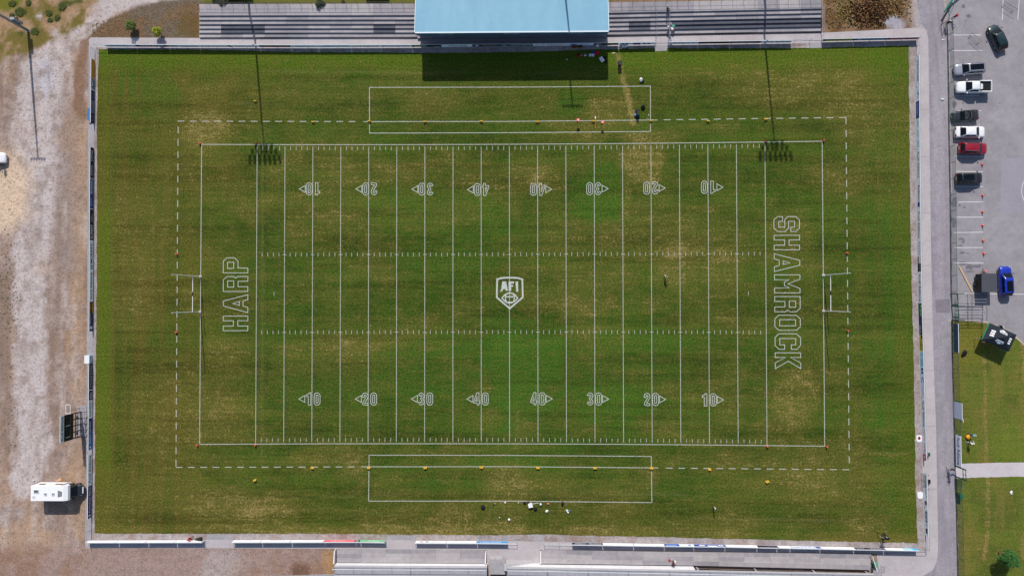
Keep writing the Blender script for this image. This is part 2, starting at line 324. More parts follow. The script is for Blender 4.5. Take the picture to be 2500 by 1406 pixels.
green = ell(px, py, 1260, 900, 130, 150, nn) * .8 + ell(px, py, 1465, 470, 75, 85, nn) * .6 + ell(px, py, 1250, 1090, 180, 60, nn) * .5 + ell(px, py, 1050, 900, 150, 100, nn) * .35 + ell(px, py, 1520, 900, 160, 200, nn) * .5 + ell(px, py, 1390, 255, 50, 30, nn) * .6 + ell(px, py, 330, 220, 120, 100, nn) * .5 + sst(2080, 2180, px) * .5 + ell(px, py, 1080, 560, 200, 160, nn) * .3
dry = np.clip(dry - green * .5, 0, 1.2); c = mixc(c, np.clip(green, 0, 1) * .75, (64, 104, 30))
sidem = np.clip(sst(480, 440, px) + sst(2060, 2100, px) * .35, 0, 1); dry = dry * (1 - sst(490, 420, px) * .45); vs = fbm(X, Y, .9, 18, 73); c = mixc(c, sidem * sst(.45, .65, vs) * .6, (92, 76, 34)); c = mixc(c, sidem * sst(.5, .68, fbm(X, Y, .8, 12, 75)) * .5, (66, 84, 24)); dry = dry + sidem * (vs - .5) * .5
c = mixc(c, np.clip(dry - .1, 0, 1) * .55, (116, 110, 52))
band = np.sin(Y / 1.72 + (fbm(X, Y, 30, 6, 83) - .5) * 5) * .5 + .5; c = c * (1 + .24 * (band - .5) * (.4 + fbm(X, Y, 12, 8, 85)))[..., None]
c = c * (1 - sst(.52, .66, fbm(X, Y, 24, .9, 81)) * .26)[..., None]
lush = np.clip(1 - sst(262, 282, px + nn * 10), 0, 1) * sst(420, 560, py) * (1 - sst(1100, 1230, py)); c = mixc(c, lush * .5, (92, 116, 28))
c = mixc(c, (1 - sst(262, 285, px + nn * 14)) * (1 - lush) * .5, (92, 96, 32))
dry = dry * (1 - lush * .8) + pline(px, py, [(1508, 135), (1522, 195), (1534, 240), (1546, 300)], 6, nn) * .8 + pline(px, py, [(2125, 1107), (2148, 1107), (2172, 1111), (2195, 1110), (2218, 1105)], 4, nn) * .55
tops = 1 - sst(140, 195, py + nn * 26); dry = dry * (1 - tops * .7); c = mixc(c, tops * .75, (82, 108, 22)); c = mixc(c, tops * sst(.45, .6, b) * .5, (70, 98, 20))
c = mixc(c, sst(2160, 2215, px + nn * 30) * .5, (80, 94, 26)); c = mixc(c, sst(1270, 1296, py - (px - 230) * .011 + nn * 12) * .5 * sst(.4, .6, a), (120, 106, 52))
c = mixc(c, pline(px, py, [(1508, 135), (1522, 195), (1534, 240), (1546, 300)], 5.5, nn) * .7, (146, 132, 82))
c = mixc(c, pline(px, py, [(2125, 1107), (2170, 1110), (2218, 1106)], 3, nn) * .3, (140, 122, 74))
for pts in ([(560, 175), (1000, 178), (1400, 180)], [(560, 253), (1000, 256)], [(440, 1226), (1000, 1205), (1600, 1206), (1990, 1212)], [(1690, 1264), (2080, 1272)], [(640, 300), (640, 1120)], [(1942, 1060), (1944, 1240)], [(1263, 1000), (1263, 1260)]):
    c = mixc(c, pline(px, py, pts, 1.5, nn * .8) * .18, (136, 130, 90))
pitch = grid_mesh("pitch", P, c, NX, NY, GRASS, dry)

# ---- verge, walkways, road, car park
VERGE = mat("verge_gravel", (172, 163, 163), .95, noise=(4.5, .26), tint=[(.5, (142, 116, 102), .75), (2.5, (120, 100, 92), .5)])
CONC = mat("concrete", (188, 180, 182), .9, noise=(2.6, .09), tint=[(.35, (168, 160, 164), .5), (.9, (198, 190, 190), .4)]); CONC2 = mat("concrete_grey", (168, 163, 166), .9, noise=(2.8, .13), tint=[(.5, (146, 142, 148), .5)])
CONCD = mat("concrete_dark", (92, 94, 104), .9, noise=(1.4, .16)); TARM = mat("tarmac_old", (152, 148, 153), .9, noise=(4, .11), tint=[(.12, (170, 164, 168), .75), (.3, (132, 128, 134), .5), (1.6, (174, 168, 172), .25), (.9, (122, 118, 122), .25)]); ROADM = mat("road_tarmac", (158, 152, 160), .95, noise=(6, .24), tint=[(.5, (128, 122, 130), .6, (1, .12, 1)), (.4, (178, 172, 178), .5, (1.2, .08, 1)), (3, (120, 114, 120), .4)])
PATHM = mat("path_gravel", (200, 192, 196), .95, noise=(4, .1)); WHITEP = mat("paint_white_worn", (218, 216, 220), .8, noise=(3, .12))
BW = {'t': [(225, 115.5), (490, 116.5), (780, 117), (1060, 116), (1360, 113.3), (1600, 110), (1930, 105.6), (2010, 102.3), (2240, 97.5)],
      'b': [(217, 1318), (400, 1317.5), (700, 1317), (880, 1316.5), (1015, 1318.7), (1200, 1319.5), (1400, 1323), (1620, 1326.5), (1760, 1328), (2100, 1335), (2240, 1337.5)],
      'l': [(110, 232.8), (150, 232.4), (300, 231), (470, 229), (700, 228.3), (1000, 226.3), (1250, 224), (1320, 223.5)],
      'r': [(97, 2234.5), (145, 2235), (300, 2235.8), (400, 2237), (600, 2239), (750, 2241.5), (900, 2246), (1040, 2250.5), (1100, 2252), (1250, 2256), (1338, 2258)]}
def bar_t(x): return (x, interp(BW['t'], x))
def bar_b(x): return (x, interp(BW['b'], x))
def bar_l(y): return (interp(BW['l'], y), y)
def bar_r(y): return (interp(BW['r'], y), y)
ring = [(232, 107), (480, 108), (1060, 108), (1600, 102), (2240, 90)] + [(bar_r(y)[0] + 5, y) for y in range(120, 1340, 100)] + [(2262, 1345)] + [(x, interp(BW['b'], x) + 3) for x in range(2200, 220, -180)] + [(218, 1322)] + [(bar_l(y)[0] - 3, y) for y in range(1300, 110, -100)]
struct(flat("gravel_verge", ring, -.008, VERGE))
pit = [(217, 98), (222, 92), (486, 93.5), (760, 93), (1010, 94)] + [(1485, 90), (1750, 86), (2004, 81), (2120, 75), (2236, 69), (2258, 70), (2263, 78)]
xo = [(88, 2266), (200, 2268), (400, 2270), (600, 2273), (750, 2276), (900, 2280), (1060, 2286), (1150, 2287), (1300, 2290)]
outer_r = [(interp(xo, y), y) for y in range(88, 1310, 60)] + [(2290, 1340), (2287, 1370), (2278, 1390), (2262, 1400), (2240, 1412), (2150, 1420)]
outer_b = [(2140, 1351), (1900, 1349), (1600, 1344), (1320, 1342)]
struct(flat("walkway_top", pit + [(2263, 100), (2240, 98.5)] + [(x, interp(BW['t'], x) + 1.5) for x in range(2200, 240, -140)] + [(232, 117), (218, 118)], .004, CONC))
struct(flat("walkway_right", [(2238, 97.5), (2263, 99.5)] + outer_r + [(2140, 1352), (2260, 1346)] + [(bar_r(y)[0] - 1, y) for y in range(1330, 100, -90)], .008, CONC))
struct(flat("walkway_left", [(217, 112), (233, 118)] + [(bar_l(y)[0] - .5, y) for y in range(160, 1320, 80)] + [(224, 1337), (208, 1337), (209, 1200), (211, 1000), (213, 700), (214, 400), (216, 250)], .008, CONC2))
struct(flat("walkway_bottom", [(209, 1319)] + [(x, interp(BW['b'], x) - .5) for x in range(230, 2240, 120)] + [(2250, 1348), (2140, 1350), (1900, 1347), (1600, 1343), (1320, 1341), (1190, 1341), (815, 1339), (500, 1337.5), (209, 1337.5)], .0125, CONC))
# opening aprons on the verge
for nm, q in (("apron", [(1599, 109), (1629, 109), (1628, 124.5), (1598, 126)]), ("apron", [(1977, 103), (2006, 102), (2005, 117.5), (1976, 118)]), ("apron", [(505, 1303.5), (572, 1303.5), (570, 1318), (503, 1318)]), ("apron", [(945, 1306), (1014, 1307), (1014, 1319), (944, 1318)]), ("apron", [(1302, 1305), (1328, 1305), (1328, 1322), (1302, 1321)])):
    struct(flat(nm, q, .003, CONC2))
FB = [(-30, 2311), (100, 2313), (150, 2314.5), (300, 2316), (480, 2319.5), (600, 2320.5), (700, 2322), (790, 2323.5), (860, 2324.5), (960, 2327.5), (1010, 2328.5), (1070, 2330), (1180, 2331.5), (1240, 2335), (1320, 2336.5), (1430, 2339)]
def fx(y): return interp(FB, y)
struct(flat("road", [(2232, -40), (2300, -40), (2312, 90)] + [(fx(y) - .5, y) for y in range(150, 1440, 80)] + [(2150, 1440), (2150, 1405), (2240, 1408)] + [p for p in reversed(outer_r[:-1])] + [(2262, 76), (2250, 60), (2240, 10)], .0, ROADM))
lawn_edge = [(2318, 783), (2360, 783), (2405, 787), (2435, 797), (2465, 812), (2490, 832), (2520, 862), (2560, 900)]
struct(flat("car_park", [(2312, -40)] + [(fx(y) + .5, y) for y in range(20, 790, 70)] + lawn_edge + [(2700, 900), (2700, -40)], -.001, TARM))
struct(flat("lawn_kerb", [(x, y - 3) for x, y in lawn_edge] + [(x, y + 1.5) for x, y in reversed(lawn_edge)], .02, mat("kerb", (196, 176, 160), .9, noise=(3, .1)), thick=.06))
def lawn(name, L, R, B_, T_, nx, ny, paths, seed):
    P = coons(L, R, B_, T_, nx, ny, jit=.1, z=.002); X, Y = P[..., 0], P[..., 1]; px, py = to_px(X, Y)
    a = fbm(X, Y, 6, 8, seed); d = fbm(X, Y, 1.6, 2.0, seed + 9); nn = (d - .5) * .9
    c = np.zeros(X.shape + (3,)) + np.array(alb((92, 106, 38)))
    c = mixc(c, sst(.42, .62, a) * .8, (112, 106, 46)); c = mixc(c, sst(.5, .66, d) * .5, (80, 104, 34)); c = mixc(c, sst(.45, .65, fbm(X, Y, 4, 3, seed + 3)) * .6, (70, 86, 32)); c = mixc(c, sst(.5, .7, fbm(X, Y, 2.5, 9, seed + 5)) * .5, (124, 112, 56)); c = mixc(c, ell(px, py, 2480, 1100, 60, 80, nn) * .6, (96, 118, 36)); c = mixc(c, ell(px, py, 2370, 850, 40, 60, nn) * .6, (108, 110, 34))
    dry = sst(.4, .65, a) * .35 + (d - .5) * .4 + .05
    for p, wv in paths: dry = dry + pline(px, py, p, wv, nn * 1.3) * .8
    grid_mesh(name, P, c, nx, ny, LAWN, np.clip(dry, 0, 1.3))
FP_t = [(2340, 1131), (2400, 1130), (2450, 1128.5), (2560, 1128)]; FP_b = [(2340, 1167), (2400, 1165), (2450, 1163.5), (2560, 1162)]
lawn("lawn", (1131, 784, [(780, 2325), (860, 2326), (960, 2329), (1135, 2333)]), (1128, 900, [(700, 2560), (1200, 2560)]), [(2333, 1131), (2400, 1130), (2450, 1128.5), (2560, 1128)], [(2325, 784), (2360, 784), (2405, 788), (2435, 798), (2465, 813), (2490, 833), (2520, 863), (2560, 900)], 60, 90, [([(2402, 870), (2406, 950), (2405, 1020), (2409, 1132)], 5), ([(2497, 830), (2500, 930)], 6)], 91)
lawn("lawn", (1440, 1167, [(1160, 2333), (1240, 2337), (1320, 2339), (1440, 2341)]), (1440, 1162, [(1100, 2560), (1500, 2560)]), [(2341, 1440), (2560, 1440)], [(2333, 1167), (2400, 1165), (2450, 1163.5), (2560, 1162)], 60, 72, [([(2412, 1166), (2412, 1250), (2409, 1320), (2402, 1362)], 6), ([(2500, 1300), (2498, 1360)], 7), ([(2437, 1350), (2442, 1348)], 6)], 95)
struct(flat("footpath", FP_t + list(reversed(FP_b)), .001, PATHM)); struct(flat("footpath_apron", [(2331, 1134), (2342, 1131), (2342, 1168), (2333, 1167)], .0035, PATHM))
struct(flat("road_patch", [(2284, 733), (2318, 729), (2320, 764), (2285, 763)], .004, mat("tarmac_patch", (132, 126, 134), .95, noise=(4, .15))))
# stains and repairs in the car park
ST = mat("damp_stain", (118, 114, 122), .9, noise=(3, .2)); PT2 = mat("tarmac_repair", (156, 150, 160), .9, noise=(2.5, .08))
struct(flat("tarmac_repair", [(2444, 386), (2700, 386), (2700, 521), (2443, 521)], .002, PT2))
def stain(cx, cy, rx, ry, seed):
    r = random.Random(seed); struct(flat("damp_patch", [(cx + rx * math.cos(t) * r.uniform(.55, 1.1), cy + ry * math.sin(t) * r.uniform(.55, 1.15)) for t in [k * math.tau / 14 for k in range(14)]], .003 + seed * .00003, ST))
for i, q in enumerate([(2352, 643, 14, 5), (2367, 652, 12, 8), (2386, 650, 13, 5), (2350, 617, 8, 3.5), (2363, 619, 4, 2), (2347, 583, 9, 4), (2352, 590, 4, 5), (2345, 600, 8, 3), (2354, 507, 5, 3), (2343, 502, 4, 4), (2330, 495, 8, 14), (2328, 540, 8, 14), (2330, 255, 8, 9), (2352, 17, 6, 6), (2365, 40, 9, 5), (2358, 52, 2.5, 3), (2441, 252, 2, 3), (2368, 663, 12, 3)]): stain(*q, i)
for q in [((2326, 86.5), (2396, 86)), ((2326, 124.5), (2398, 124)), ((2335, 234), (2392, 234)), ((2335, 271), (2396, 271)), ((2329, 345), (2400, 345)), ((2329, 382), (2404, 382.5)), ((2334, 419), (2400, 419.5)), ((2334, 455.5), (2400, 456)), ((2339, 493.5), (2400, 493)), ((2335, 530.5), (2400, 530.5)), ((2328, 568), (2400, 567)), ((2330, 604.5), (2400, 604.5)), ((2328, 642), (2402, 642)), ((2336, 716), (2520, 718.5)), ((2449.5, -10), (2447, 49)), ((2489, -10), (2485, 49))]:
    (x0, y0), (x1, y1) = q; A_, B_ = G(x0, y0), G(x1, y1); dv = (B_ - A_).normalized(); nv = Vector((-dv.y, dv.x, 0)) * .055
    struct(MB().add([A_ - nv + Vector((0, 0, .0075)), B_ - nv + Vector((0, 0, .0075)), B_ + nv + Vector((0, 0, .0075)), A_ + nv + Vector((0, 0, .0075))], [(0, 1, 2, 3)]).build("bay_line", WHITEP))
def arc_line(cx, cy, r, a0, a1, nm, wd=.1, z=.0075):
    b = MB(); pts = [(cx + r * math.cos(a), cy + r * math.sin(a)) for a in np.linspace(a0, a1, 26)]; cc = G(cx, cy)
    for x, y in pts:
        p = G(x, y); d = (p - cc).normalized() * wd / 2; b.v += [(p.x - d.x, p.y - d.y, z), (p.x + d.x, p.y + d.y, z)]
    b.f = [(2 * i, 2 * i + 1, 2 * i + 3, 2 * i + 2) for i in range(25)]; b.mi = [0] * 25; return struct(b.build(nm, WHITEP))
arc_line(2540, 466, 46, math.pi * .6, math.pi * 1.4, "court_arc")

JNT = mat("joint_dark", (120, 116, 120), .9)
for y in (268, 383, 520, 649, 780, 905, 1040, 1195): struct(flat("walkway_joint", [(bar_r(y)[0] + 2, y), (interp(xo, y), y - 1), (interp(xo, y), y - .4), (bar_r(y)[0] + 2, y + .6)], .0125, JNT))

# ================================================================ FIELD MARKINGS (parts of the pitch)
def paint_mat(name, c, op):
    m = mat(name, c, .9); n = m.node_tree; b = n.nodes["Principled BSDF"]; t = n.nodes.new("ShaderNodeTexNoise"); t.inputs["Scale"].default_value = 6; t.inputs["Detail"].default_value = 4
    tc = n.nodes.new("ShaderNodeTexCoord"); n.links.new(tc.outputs["Object"], t.inputs["Vector"]); r = n.nodes.new("ShaderNodeMapRange"); r.inputs[1].default_value = .3; r.inputs[2].default_value = .6; r.inputs[3].default_value = op - .3; r.inputs[4].default_value = min(1, op + .12)
    n.links.new(t.outputs[0], r.inputs[0]); n.links.new(r.outputs[0], b.inputs["Alpha"]); return m
LINE = paint_mat("pitch_paint", (212, 214, 204), .66); LINE2 = paint_mat("pitch_paint_bold", (220, 224, 220), .74)
YD = .9144; HW = 53.3333 * YD / 2
def F(x, y): return Vector((x, y * (1 - .0098 * (1 - min(1, (x / 50.3) ** 2))), .004))
LZ = [.004]
def ribbon(pts, wd, name, closed=False, m=None, parent=None, z=None):
    pts = [Vector((p[0], p[1], 0)) for p in pts]; n = len(pts); b = MB(); z = z or .005
    for i in range(n):
        p0 = pts[(i - 1) % n] if closed or i > 0 else None; p1 = pts[(i + 1) % n] if closed or i < n - 1 else None
        d0 = (pts[i] - p0).normalized() if p0 is not None else None; d1 = (p1 - pts[i]).normalized() if p1 is not None else None
        if d0 is None: d0 = d1
        if d1 is None: d1 = d0
        nv = Vector((-(d0.y + d1.y), d0.x + d1.x, 0)); nv = nv.normalized() if nv.length > 1e-6 else Vector((-d0.y, d0.x, 0))
        k = min(2.2, 1 / max(.3, nv.dot(Vector((-d0.y, d0.x, 0))))); o = nv * wd / 2 * k
        b.v += [(pts[i].x - o.x, pts[i].y - o.y, z), (pts[i].x + o.x, pts[i].y + o.y, z)]
    for i in range(n if closed else n - 1):
        j = (i + 1) % n; b.f.append((2 * i, 2 * j, 2 * j + 1, 2 * i + 1)); b.mi.append(0)
    return b.build(name, m or LINE, parent or pitch)
def seg(a, b, k=14): return [(a[0] + (b[0] - a[0]) * i / k, a[1] + (b[1] - a[1]) * i / k) for i in range(k + 1)]
E_ = 55 * YD
for s in (1, -1):
    ribbon([F(x, s * HW) for x in np.linspace(-E_, E_, 30)], .125, "sideline")
    ribbon([F(s * E_, y) for y in np.linspace(-HW, HW, 8)], .12, "end_line", z=.0065)
for k in range(-9, 10):
    e = .0 if abs(k) == 9 else .3
    ribbon([F(k * 5 * YD, y) for y in np.linspace(-HW + e, HW - e, 8)], .105, "goal_line" if abs(k) == 9 else "yard_line", z=.0065)
hm = MB().add([(-.045, -.31, 0), (.045, -.31, 0), (.045, .31, 0), (-.045, .31, 0)], [(0, 1, 2, 3)]); hme = None
def stamp(me_name, base, pts, rot=0):
    global hme
    me = None
    for p in pts:
        if me is None: o = base.build(me_name, LINE, pitch, local=True); me = o.data
        else: o = link(me_name, me, pitch)
        o.location = (p[0], p[1], p[2] if len(p) > 2 else .0055); o.rotation_euler = (0, 0, rot)
rows = [HW - .62, -(HW - .62), 6.38, -6.28]
stamp("hash_mark", hm, [F(k * YD, r) for r in rows for k in range(-44, 45) if k % 5])
cr = MB().add([(-.3, -.05, 0), (.3, -.05, 0), (.3, .05, 0), (-.3, .05, 0)], [(0, 1, 2, 3)])
stamp("cross_tick", cr, [(*F(k * 5 * YD, r)[:2], .0085) for r in (6.38, -6.28) for k in range(-8, 9)])
stamp("conversion_mark", hm, [(*G(669, 717)[:2], .0055), (*G(1827, 716)[:2], .0055)])
def pxs(*pts): return [G(*p) for p in pts]
for q in ([(902, 214), (1245, 213.5), (1588, 211)], [(902, 325.5), (1245, 324.5), (1588, 321.5)], [(887, 297.5), (1245, 297), (1605, 293.5)], [(900.5, 1110.5), (1245, 1111), (1590, 1113.5)], [(900.5, 1222.5), (1245, 1222.5), (1591, 1226)], [(882, 1138.8), (1245, 1138.5), (1607, 1141.5)]):
    ribbon(pxs(*q), .125, "team_box_line")
for q in ([(902, 214), (902, 325.5)], [(1588, 211), (1588, 321.5)], [(901, 1110.5), (900, 1222.5)], [(1590, 1113.5), (1591.5, 1226)]): ribbon(pxs(*q), .12, "team_box_line", z=.0068)
def dashes(a, b, n0, rot90):
    A_, B_ = G(*a), G(*b); d = B_ - A_; Ln = d.length; d.normalize(); t = 0
    base = MB().add([(0, -.068, 0), (1.12, -.068, 0), (1.12, .068, 0), (0, .068, 0)], [(0, 1, 2, 3)]); pts = []
    while t + 1.12 <= Ln + .4: p = A_ + d * t; pts.append((p.x, p.y, .0056)); t += 2.005
    stamp("boundary_dash", base, pts, math.atan2(d.y, d.x))
dashes((434, 296.3), (880, 297.3), 0, 0); dashes((2065.5, 287.3), (1612, 293.2), 0, 0); dashes((429, 1140.2), (876, 1139), 0, 0); dashes((2074, 1146), (1612, 1141.8), 0, 0)
dashes((435, 310), (429.5, 1141), 0, 1); dashes((2065.3, 287.5), (2073.5, 1142), 0, 1)
# ---- outlined characters
def rrect(x0, x1, y0, y1, r, n=5):
    o = []
    for cx, cy, a in ((x1 - r, y0 + r, -90), (x1 - r, y1 - r, 0), (x0 + r, y1 - r, 90), (x0 + r, y0 + r, 180)):
        for k in range(n + 1): t = math.radians(a + 90 * k / n); o.append((cx + r * math.cos(t), cy + r * math.sin(t)))
    return o
def stroke_outline(c, wd):
    L_, R_ = [], []
    for i, p in enumerate(c):
        p0 = c[max(0, i - 1)]; p1 = c[min(len(c) - 1, i + 1)]; d = Vector((p1[0] - p0[0], p1[1] - p0[1])); d.normalize()
        L_.append((p[0] - d.y * wd / 2, p[1] + d.x * wd / 2)); R_.append((p[0] + d.y * wd / 2, p[1] - d.x * wd / 2))
    return L_ + R_[::-1]
def arc(cx, cy, r, a0, a1, n=6): return [(cx + r * math.cos(math.radians(a0 + (a1 - a0) * k / n)), cy + r * math.sin(math.radians(a0 + (a1 - a0) * k / n))) for k in range(n + 1)]
DIG = {'0': [rrect(0, 1, 0, 2, .48), rrect(.33, .67, .34, 1.66, .16)],
       '1': [[(.42, 0), (.85, 0), (.85, 2), (.55, 2), (.45, 1.75), (.1, 1.68), (.1, 1.4), (.42, 1.4)]],
       '2': [stroke_outline([(.18, 1.3)] + arc(.5, 1.5, .32, 170, 0, 7) + [(.8, 1.3), (.55, .85), (.28, .45), (.22, .2), (.4, .17), (.95, .17)], .33)],
       '3': [stroke_outline(arc(.5, 1.5, .32, 175, -60, 8) + [(.5, 1.06), (.6, .95)] + arc(.5, .5, .32, 55, -175, 8), .32)],
       '4': [[(.55, 0), (.86, 0), (.86, .36), (1, .36), (1, .66), (.86, .66), (.86, 2), (.5, 2), (0, .66), (0, .36), (.55, .36)], [(.27, .66), (.55, .66), (.55, 1.45)]]}
def put(loops, org, U, V, su, sv, wd, nm, parent=None):
    root = None
    for lp in loops:
        o = ribbon([(org.x + U[0] * u * su + V[0] * v * sv, org.y + U[1] * u * su + V[1] * v * sv) for u, v in lp], wd, nm, True, LINE2, parent, z=.0075); root = root or o
    return root
def number(cx, cy, txt, flip, arrow):
    s = -1 if flip else 1; U = (s, 0); V = (0, s); c = G(cx, cy); h = 1.98
    for i, ch in enumerate(txt):
        o = Vector((c.x + s * (-1.16 if i == 0 else .2), c.y - s * h / 2)); put(DIG[ch], o, U, V, .96, h / 2, .095, "yard_number")
    ax = arrow  # -1 points left, +1 right in the picture
    bx = c.x + ax * 1.32; tri = [(bx, c.y - .55), (bx, c.y + .55), (bx + ax * .98, c.y)]
    ribbon(tri, .1, "arrow_mark", True, LINE2, z=.0075)
for i, t in enumerate(("10", "20", "30", "40")):
    for xl, xr in (((765, 903, 1040, 1175.5)[i], (1730, 1589, 1450, 1312.5)[i]),):
        number(xl, (461.5, 461.5, 462, 463)[i], t, True, -1); number(xr, (457.5, 459.5, 461, 462.5)[i], t, True, 1)
        number(xl - 1, 973.5, t, False, -1); number(xr + 1, (975.5, 974.5, 973.5, 973)[i], t, False, 1)
s_, w_ = .78, 2.45
BL = {'H': [[(0, 0), (s_, 0), (s_, 1.65), (w_ - s_, 1.65), (w_ - s_, 0), (w_, 0), (w_, 4), (w_ - s_, 4), (w_ - s_, 2.35), (s_, 2.35), (s_, 4), (0, 4)]],
      'A': [[(-.2, 0), (.65, 0), (.88, .78), (1.75, .78), (1.95, 0), (2.75, 0), (1.7, 4), (.9, 4)], [(1.0, 1.4), (1.6, 1.4), (1.3, 2.5)]],
      'R': [[(0, 0), (s_, 0), (s_, 1.6), (w_ - s_, 1.6), (w_ - s_, 0), (w_, 0), (w_, 1.65), (2.2, 2.0), (w_, 2.35), (w_, 3.4), (1.9, 4), (0, 4)], [(.72, 2.3), (1.72, 2.3), (1.72, 3.3), (.72, 3.3)]],
      'P': [[(0, 0), (s_, 0), (s_, 1.6), (1.9, 1.6), (w_, 2.2), (w_, 3.4), (1.9, 4), (0, 4)], [(.72, 2.3), (1.72, 2.3), (1.72, 3.3), (.72, 3.3)]],
      'S': [[(.55, 0), (1.9, 0), (w_, .55), (w_, 1.75), (1.9, 2.3), (s_, 2.3), (s_, 3.25), (1.72, 3.25), (1.72, 2.65), (w_, 2.65), (w_, 3.45), (1.9, 4), (.55, 4), (0, 3.45), (0, 2.15), (.55, 1.7), (1.72, 1.7), (1.72, .75), (s_, .75), (s_, 1.35), (0, 1.35), (0, .55)]],
      'M': [[(-.1, 0), (.68, 0), (.68, 2.3), (1.05, 1.55), (1.6, 1.55), (2.0, 2.3), (2.0, 0), (2.8, 0), (2.8, 4), (2.1, 4), (1.35, 2.1), (.6, 4), (-.1, 4)]],
      'O': [[(.6, 0), (1.85, 0), (w_, .6), (w_, 3.4), (1.85, 4), (.6, 4), (0, 3.4), (0, .6)], [(.72, .75), (1.73, .75), (1.73, 3.25), (.72, 3.25)]],
      'C': [[(.6, 0), (1.85, 0), (w_, .6), (w_, 1.5), (1.73, 1.5), (1.73, .75), (.75, .75), (.75, 3.25), (1.73, 3.25), (1.73, 2.55), (w_, 2.55), (w_, 3.4), (1.85, 4), (.6, 4), (0, 3.4), (0, .6)]],
      'K': [[(0, 0), (s_, 0), (s_, 1.6), (1.7, 0), (2.65, 0), (1.4, 2.05), (2.65, 4), (1.7, 4), (s_, 2.4), (s_, 4), (0, 4)]]}
for ch, y0, y1 in (('H', 807, 771.5), ('A', 763, 720), ('R', 711.4, 675), ('P', 666, 629.3)):
    A_, B_ = G(605, y0), G(605, y1); top_ = G(545, y0); wdt = 2.9 if ch == 'A' else w_; off = .2 if ch == 'A' else 0
    put(BL[ch], Vector((A_.x, A_.y + off * (B_.y - A_.y) / wdt)), (0, 1), (-1, 0), (B_.y - A_.y) / wdt, (A_.x - top_.x) / 4, .1, "end_zone_letter")
for ch, y0, y1 in (('S', 529, 565.5), ('H', 574.7, 610), ('A', 619.5, 663), ('M', 671, 715), ('R', 724, 761), ('O', 769.5, 806), ('C', 814.6, 852.5), ('K', 861, 899.5)):
    xb = 1889.3 + (y0 - 529) * .0095; A_, B_ = G(xb, y0), G(xb, y1); top_ = G(xb + 62.2, y0); wdt = {'A': 2.95, 'M': 2.9, 'K': 2.65}.get(ch, w_); off = {'A': .2, 'M': .1}.get(ch, 0)
    put(BL[ch], Vector((A_.x, A_.y - off * (A_.y - B_.y) / wdt)), (0, -1), (1, 0), (A_.y - B_.y) / wdt, (top_.x - A_.x) / 4, .1, "end_zone_letter")
# ---- crest at the middle of the pitch
def Z4(x, y): return G(1180 + x / 10.81, 650 + y / 10.81)
ribbon([Z4(*p) for p in [(365, 345), (490, 308), (695, 300), (895, 308), (1030, 345), (1040, 820), (697, 1112), (355, 820)]], .27, "crest_shield", True, LINE2, z=.0085)
def fill(pts, nm): b = MB(); b.add([(*Z4(*p)[:2], .0085) for p in pts], [tuple(range(len(pts)))]); return b.build(nm, LINE2, pitch)
fill([(445, 675), (470, 600), (500, 400), (600, 400), (650, 640), (600, 650), (575, 600), (520, 605), (500, 660)], "crest_letter")
fill([(665, 400), (820, 400), (800, 455), (735, 455), (735, 495), (790, 495), (775, 540), (735, 545), (735, 650), (668, 650)], "crest_letter")
fill([(850, 400), (915, 400), (922, 660), (905, 680), (865, 660)], "crest_letter")
ribbon([Z4(*p) for p in [(490, 840), (560, 760), (640, 715), (700, 700), (770, 715), (840, 760), (905, 840), (840, 910), (770, 955), (700, 970), (620, 955), (560, 910)]], .2, "crest_ball", True, LINE2, z=.0085)
ribbon([Z4(*p) for p in [(600, 735), (578, 800), (590, 880), (612, 950)]], .17, "crest_ball_stripe", False, LINE2, z=.0092); ribbon([Z4(*p) for p in [(795, 735), (825, 800), (815, 880), (790, 945)]], .17, "crest_ball_stripe", False, LINE2, z=.0092)
ribbon([Z4(600, 805), Z4(800, 805)], .2, "crest_ball_lace", False, LINE2, z=.0092); ribbon([Z4(640, 945), Z4(760, 945)], .16, "crest_ball_lace", False, LINE2, z=.0092)

# ================================================================ BARRIER RAILS AND BOARDS
GALV = mat("galvanised_steel", (176, 180, 188), .5, .4); GALVD = mat("weathered_steel", (96, 98, 104), .6, .3); WHITE = mat("board_white", (236, 238, 240), .6, noise=(1.5, .05))
BLACK = mat("board_black", (22, 22, 26), .6); NAVY = mat("board_navy", (28, 34, 84), .6)
_tc = {}
def text_mesh(s):
    if s in _tc: return _tc[s]
    cu = bpy.data.curves.new("lettering_curve", 'FONT'); cu.body = s; cu.size = 1; cu.resolution_u = 2; cu.offset = .012; cu.fill_mode = 'FRONT'
    o = bpy.data.objects.new("lettering_tmp", cu); COL.objects.link(o); bpy.context.view_layer.update()
    me = o.to_mesh(); v = [tuple(q.co) for q in me.vertices]; f = [tuple(p.vertices) for p in me.polygons]; o.to_mesh_clear(); bpy.data.objects.remove(o); bpy.data.curves.remove(cu)
    x0 = min(q[0] for q in v); x1 = max(q[0] for q in v); y0 = min(q[1] for q in v); y1 = max(q[1] for q in v)
    _tc[s] = ([((q[0] - x0) / (x1 - x0), (q[1] - y0) / (y1 - y0)) for q in v], f); return _tc[s]
def colmat(c): return mat("print_%02x%02x%02x" % tuple(c), alb(c, .98), .6, raw=True)
Zv = Vector((0, 0, 1))
